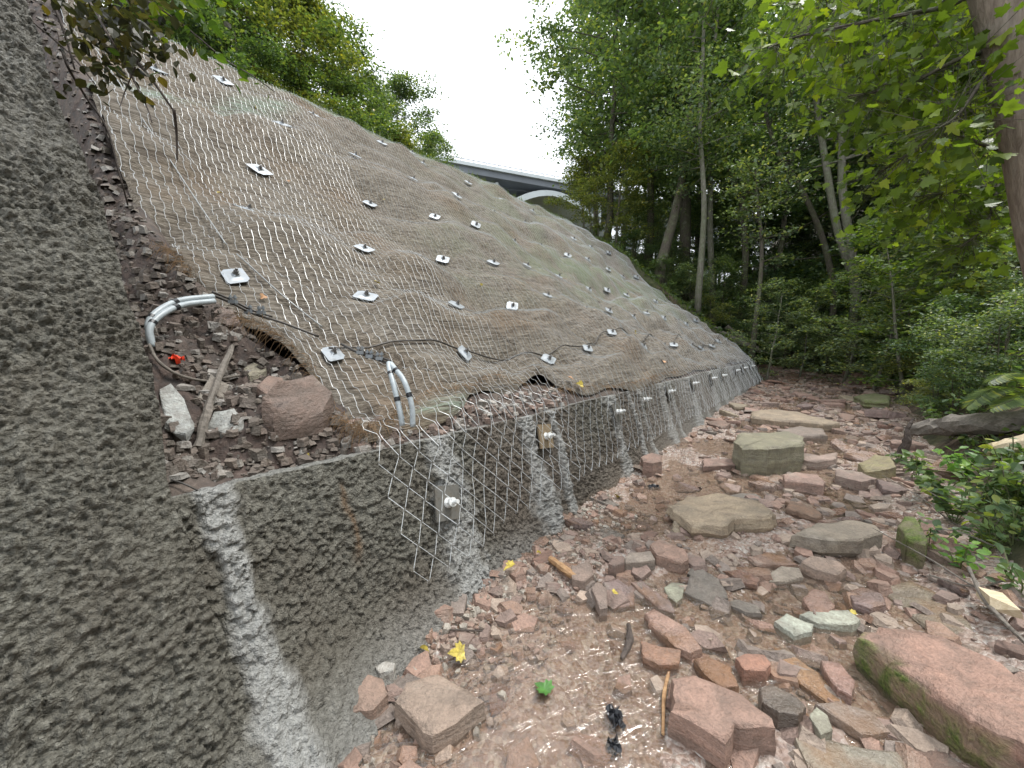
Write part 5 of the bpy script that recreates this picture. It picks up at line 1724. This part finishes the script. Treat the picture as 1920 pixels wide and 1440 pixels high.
GB = lambda x, y, dz=0.0: hit(x, y, bed_z) + [0, 0, dz]
GT = lambda x, y, dz=0.0: hit(x, y, FT) + [0, 0, dz]
stick('stick', [GB(1032, 1060, 0.05), GB(1060, 1082, 0.05), GB(1092, 1102, 0.04)], [0.022, 0.026, 0.018], WOODO, 'bare orange-brown stick lying on gravel near the wall foot', seed=1)
stick('stick', [GB(1178, 1185, 0.045), GB(1180, 1215, 0.04), GB(1165, 1246, 0.03)], [0.012, 0.020, 0.010], WOODD, 'short dark curved stick on the wet gravel', seed=2)
stick('stick', [FSOIL(372, 848, 0.02), FSOIL(400, 770, 0.08), FSOIL(437, 664, 0.05)], [0.022, 0.018, 0.015], DRIFT, 'weathered grey stick leaning across the bare soil bench', seed=3)
stick('stick', [GB(1255, 1262, 0.02), GB(1245, 1310, 0.03), GB(1243, 1385, 0.02)], [0.007, 0.009, 0.006], WOODO, 'thin brown twig along the left side of the sharp-edged slab', seed=4)
stick('stick', [GB(840, 1190, 0.03), GB(905, 1192, 0.03)], [0.005, 0.004], WOODD, 'thin black twig on the gravel beside the wall', seed=5)
stick('stick', [GT(1812, 1092, 0.10), GT(1838, 1150, 0.10), GT(1870, 1200, 0.12), GT(1925, 1260, 0.12)], [0.009, 0.012, 0.008], DRIFT, 'long pale curved twig running down beside the pale wood chunk', seed=6)
# split pale chunk
c0 = GB(1868, 1160, 0.10)
mb = MB()
Mr = np.array(Matrix.Rotation(R(52), 3, 'Z') @ Matrix.Rotation(R(12), 3, 'Y'))
mb.add(np.array([[-0.13, -0.05, -0.03], [0.12, -0.045, -0.03], [0.14, 0.05, -0.028], [-0.10, 0.055, -0.03], [-0.16, -0.03, 0.02], [0.11, -0.04, 0.03], [0.13, 0.045, 0.025], [-0.07, 0.05, 0.03]]) @ Mr.T, [[3, 2, 1, 0], [4, 5, 6, 7], [0, 1, 5, 4], [1, 2, 6, 5], [2, 3, 7, 6], [3, 0, 4, 7]])
tag(obj('wood_chunk', mb.mesh('wood_chunk', WOODP), loc=c0), 'split pale chunk of fresh wood at the right bank', 'wood chunk')
stick('fallen_log', [at(1700, 808, 5.2), at(1760, 800, 5.0), at(1840, 795, 4.7), at(1930, 790, 4.5), at(2060, 780, 4.3)], [0.07, 0.12, 0.14, 0.15, 0.15], DRIFT, 'grey barkless fallen log reaching in from the right bank', 'log', 12, 5, 7)
stick('broken_log', [at(1850, 850, 3.9), at(1890, 838, 3.8), at(1990, 820, 3.6)], [0.06, 0.09, 0.10], WOODP, 'splintered pale log end at the right frame edge', 'log', 9, 5, 8)
stick('root_snag', [at(1680, 862, 5.1), at(1700, 832, 5.0), at(1702, 805, 5.0), at(1712, 785, 5.0)], [0.06, 0.045, 0.025, 0.01], WOODD, 'grey root snag standing up at the log tip', 'root', 8, 5, 9)
stick('fallen_log', [at(1585, 668, 17.0), at(1640, 658, 17.0), at(1720, 645, 16.5)], [0.18, 0.2, 0.16], BARK, 'dark mossy log bridging the far end of the creek', 'log', 9, 5, 10)
stick('fallen_log', [at(1290, 585, 15.6), at(1350, 625, 15.5), at(1420, 655, 15.4)], [0.12, 0.15, 0.10], DRIFT, 'rotting log lying down the hillside by the netting end', 'log', 8, 5, 11)
stick('fallen_log', [at(1362, 612, 15.6), at(1395, 640, 15.5), at(1428, 662, 15.4)], [0.09, 0.11, 0.06], BARK, 'shorter mossy log beside the rotting one', 'log', 8, 5, 12)
stick('pole', [at(1252, 562, 15.2), at(1285, 594, 15.1), at(1316, 622, 15.0)], [0.022, 0.022, 0.02], WOODP, 'long thin pale pole lying along the netting border', 'pole', 6, 4, 13)
rs = np.random.default_rng(351)
for i, (x, y) in enumerate([(1740, 860), (1790, 985), (1850, 1040), (1880, 1080), (1830, 1100), (1900, 950), (1760, 890), (1810, 930), (1890, 1020), (1870, 1130), (1700, 870), (1840, 985)]):
    p = GT(x, y, 0.06)
    d = rs.normal(0, 0.3, 3)
    d[2] = abs(d[2]) * 0.35 + 0.05
    stick('twig', [p - d * 0.6 + [0, 0, 0.03], p + rs.normal(0, 0.03, 3), p + d * 0.5, p + d + rs.normal(0, 0.08, 3)], [0.006, 0.005, 0.0025], DRIFT, 'thin dry grey twig tangled among the herbs on the right bank', 'twig', 5, 5, 20 + i, 'dry twigs on the right bank')
# roots of the undercut bank
for i, (x, y, Z) in enumerate([(1620, 690, 14.5), (1660, 695, 13.5), (1700, 700, 12.5), (1560, 690, 16)]):
    p = at(x, y, Z)
    stick('root', [p + [0, 0, 0.5], p + rs.normal(0, 0.2, 3) + [0, 0, 0.25], p + rs.normal(0, 0.25, 3)], [0.04, 0.03, 0.015], WOODD, 'dark root hanging from the undercut bank at the far end', 'root', 5, 5, 40 + i, 'roots of the undercut bank')

# ------------------------------------------------------------------ fallen leaves and scraps
YM = M_plain('yellow_leaf', (0.42, 0.33, 0.06), 0.5, 0.55, 45)
BM = M_plain('brown_leaf', (0.36, 0.20, 0.10), 0.6, 0.35, 25)
GM = M_plain('green_leaf', (0.06, 0.16, 0.03), 0.45, 0.4, 25)


def fallen(p, size, mat, label, tmpl=MAPLE, nrm=(0, 0, 1), group=None, seed=0):
    cr_ = np.array([1, 1, 2.2 + 0.35 * (seed % 7)])
    V, F, r = leaf_cloud(np.zeros((1, 3)), size, (tmpl[0] * cr_, tmpl[1]), spread=0.35, droop=0, seed=seed, up=nrm)
    return tag(obj('fallen_leaf', mesh_from('fallen_leaf', V, F, False, mats=[mat]), loc=p), label, 'leaf', group)


GL = 'fallen leaves'
for i, (x, y, sz_, mt, lab) in enumerate([(965, 1088, 0.075, YM, 'bright yellow leaf on a brown stone near the wall foot'), (1008, 1043, 0.07, YM, 'pale yellow leaf above the bare orange stick'), (1162, 940, 0.08, YM, 'yellow leaf on the wet bed left of the tan slab'), (1148, 1146, 0.065, YM, 'yellow leaf stuck beside the narrow upright stone'),
                                          (787, 1231, 0.07, YM, 'oval pale yellow leaf at the foot of the near wall'), (872, 1240, 0.075, YM, 'large yellow and green maple leaf on the gravel behind the dirt covered slab'), (1032, 1318, 0.09, GM, 'green leaf lying on the pale rippled water'), (1515, 925, 0.08, YM, 'orange-yellow leaf right of the pink-red slab'),
                                          (1740, 1050, 0.07, BM, 'orange leaf beside the moss covered rock'), (1605, 1165, 0.04, YM, 'small yellow leaf on the biggest slab corner')]):
    fallen(GB(x, y, 0.05 if i not in (0, 3) else 0.12), sz_, mt, lab, MAPLE if i not in (1, 4) else OVAL, seed=401 + i, group=GL)
fallen(FSOIL(578, 868, 0.03), 0.07, YM, 'crumpled yellow leaf on the bench edge above the wall', seed=420, group=GL)
for i, (x, y, sz_, mt, lab) in enumerate([(497, 565, 0.075, BM, 'pinkish brown leaf on the netting beside the bright cable'), (710, 540, 0.07, YM, 'yellow leaf on the netting below the second plate of the second row'), (902, 537, 0.07, YM, 'yellow leaf right of the third plate above the cable'), (1190, 625, 0.13, YM, 'yellow tuft of leaves on the netting above the toe cable'),
                                          (481, 208, 0.10, YM, 'dark and yellow leaf high on the netting near the crest'), (245, 157, 0.07, YM, 'small yellow leaf under the hanging branch'), (718, 378, 0.07, YM, 'pale leaf on the upper netting'), (1093, 730, 0.09, YM, 'yellow leaf on the mat above the wall lip'), (1245, 685, 0.12, BM, 'brown orange leaf tuft at the wall lip'),
                                          (1065, 715, 0.08, BM, 'brown leaf on the lumpy mat edge'), (540, 345, 0.07, BM, 'brown leaf right of the elongated near plate'), (408, 370, 0.06, YM, 'small yellowish leaf below the elongated near plate')]):
    fallen(on_slope([(x, y)], 0.045)[0], sz_, mt, lab, seed=430 + i, group=GL, nrm=tuple(W(0, -0.6, 0.75)))


def crumple(name, p, dims, mat, label, cat, seed):
    rs = np.random.default_rng(seed)
    n = 9
    g = np.linspace(-0.5, 0.5, n)
    X, Y = np.meshgrid(g, g, indexing='ij')
    Zc = dims[2] * (np.sqrt(np.clip(1 - (2 * np.hypot(X, Y) / 1.3) ** 2, 0, 1)) + rs.normal(0, 0.22, X.shape))
    V = np.stack([X * dims[0], Y * dims[1], Zc], -1).reshape(-1, 3) + rs.normal(0, 0.006, (n * n, 3))
    return tag(obj(name, mesh_from(name, V, grid_faces(n, n), False, mats=[mat]), loc=p), label, cat)


crumple('plastic_scrap', FSOIL(331, 685, 0.02), (0.065, 0.05, 0.03), RED, 'bright orange-red plastic scrap on the bare soil', 'scrap', 1)
crumple('black_scrap', GB(1152, 1358, 0.02), (0.06, 0.11, 0.03), BLACK, 'crumpled black scrap on gravel at the bottom edge', 'scrap', 2)
crumple('black_scrap', GB(1225, 918, 0.02), (0.12, 0.07, 0.03), BLACK, 'crumpled black scrap on the bed left of the tan slab', 'scrap', 3)
crumple('black_scrap', GB(1150, 1412, 0.02), (0.05, 0.06, 0.02), BLACK, 'second black scrap just below the larger one', 'scrap', 4)

# ------------------------------------------------------------------ arch bridge far up the valley
bd = R(67)
du, dv = np.array([math.sin(bd), math.cos(bd), 0]), np.array([-math.cos(bd), math.sin(bd), 0])
p0 = at(935, 326, 60.0)                    # front lower edge of the deck fascia
br = empty('arch_bridge', [p0[0], p0[1], 0], 'grey concrete arch road bridge crossing high above the valley', 'bridge')
b0 = np.array(br.location)
BM3 = np.stack([du, dv, [0, 0, 1.0]], 1)
ztop = p0[2]


def bx(name, u0, u1, v0, v1, z0, z1, mat):
    mb = MB()
    c = p0 * [1, 1, 0] + du * (u0 + u1) / 2 + dv * (v0 + v1) / 2 + [0, 0, (z0 + z1) / 2] - b0
    mb.box(c, (u1 - u0, v1 - v0, z1 - z0), BM3)
    return obj(name, mb.mesh(name, mat), br)


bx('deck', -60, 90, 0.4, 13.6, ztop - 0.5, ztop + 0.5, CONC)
bx('parapet', -60, 90, 0, 0.38, ztop + 0.45, ztop + 0.95, CONCL)
bx('parapet', -60, 90, 13.62, 14, ztop + 0.45, ztop + 0.95, CONCL)
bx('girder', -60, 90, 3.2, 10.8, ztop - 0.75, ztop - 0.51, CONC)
mb = MB()
for k in range(0, 75):
    mb.box(p0 * [1, 1, 0] + du * (-60 + 2 * k) + dv * 0.2 + [0, 0, ztop + 1.15] - b0, (0.08, 0.08, 0.4), BM3)
mb.box(p0 * [1, 1, 0] + du * 15 + dv * 0.2 + [0, 0, ztop + 1.36] - b0, (150, 0.1, 0.08), BM3)
obj('railing', mb.mesh('railing', CONC), br)
# arch rib below the deck and the columns that stand on it
UC, SPAN, RISE = 10.0, 52.0, 30.0
zc = ztop - 0.95


def arch_z(u):
    return zc - RISE * ((u - UC) / (SPAN / 2)) ** 2 * (SPAN / 2) ** 2 / (SPAN / 2) ** 2


uu = np.linspace(UC - 26, UC + 26, 41)
for v0, v1 in ((0.3, 9.5),):
    V = []
    for u in uu:
        z = arch_z(u)
        th = 0.85 + 0.9 * abs(u - UC) / 26
        c = p0 * [1, 1, 0] + du * u - b0
        V += [c + dv * v0 + [0, 0, z], c + dv * v1 + [0, 0, z], c + dv * v1 + [0, 0, z - th], c + dv * v0 + [0, 0, z - th]]
    n = len(uu)
    i = np.arange(n * 4).reshape(n, 4)
    j = np.roll(i, -1, 1)
    F = np.concatenate([np.stack([i[:-1], i[1:], j[1:], j[:-1]], -1).reshape(-1, 4), i[:1][:, ::-1], i[-1:]])
    obj('arch', mesh_from('arch', np.array(V), F, mats=[CONCL]), br)
for k, u in enumerate([-30, -18, -9, 0.2, 20, 29, 38, 50]):
    zb = arch_z(u) if abs(u - UC) < 26 else -8
    bx('column', u - 0.2, u + 0.2, 1.2, 6.5, zb - 0.3, ztop - 0.76, CONCL)
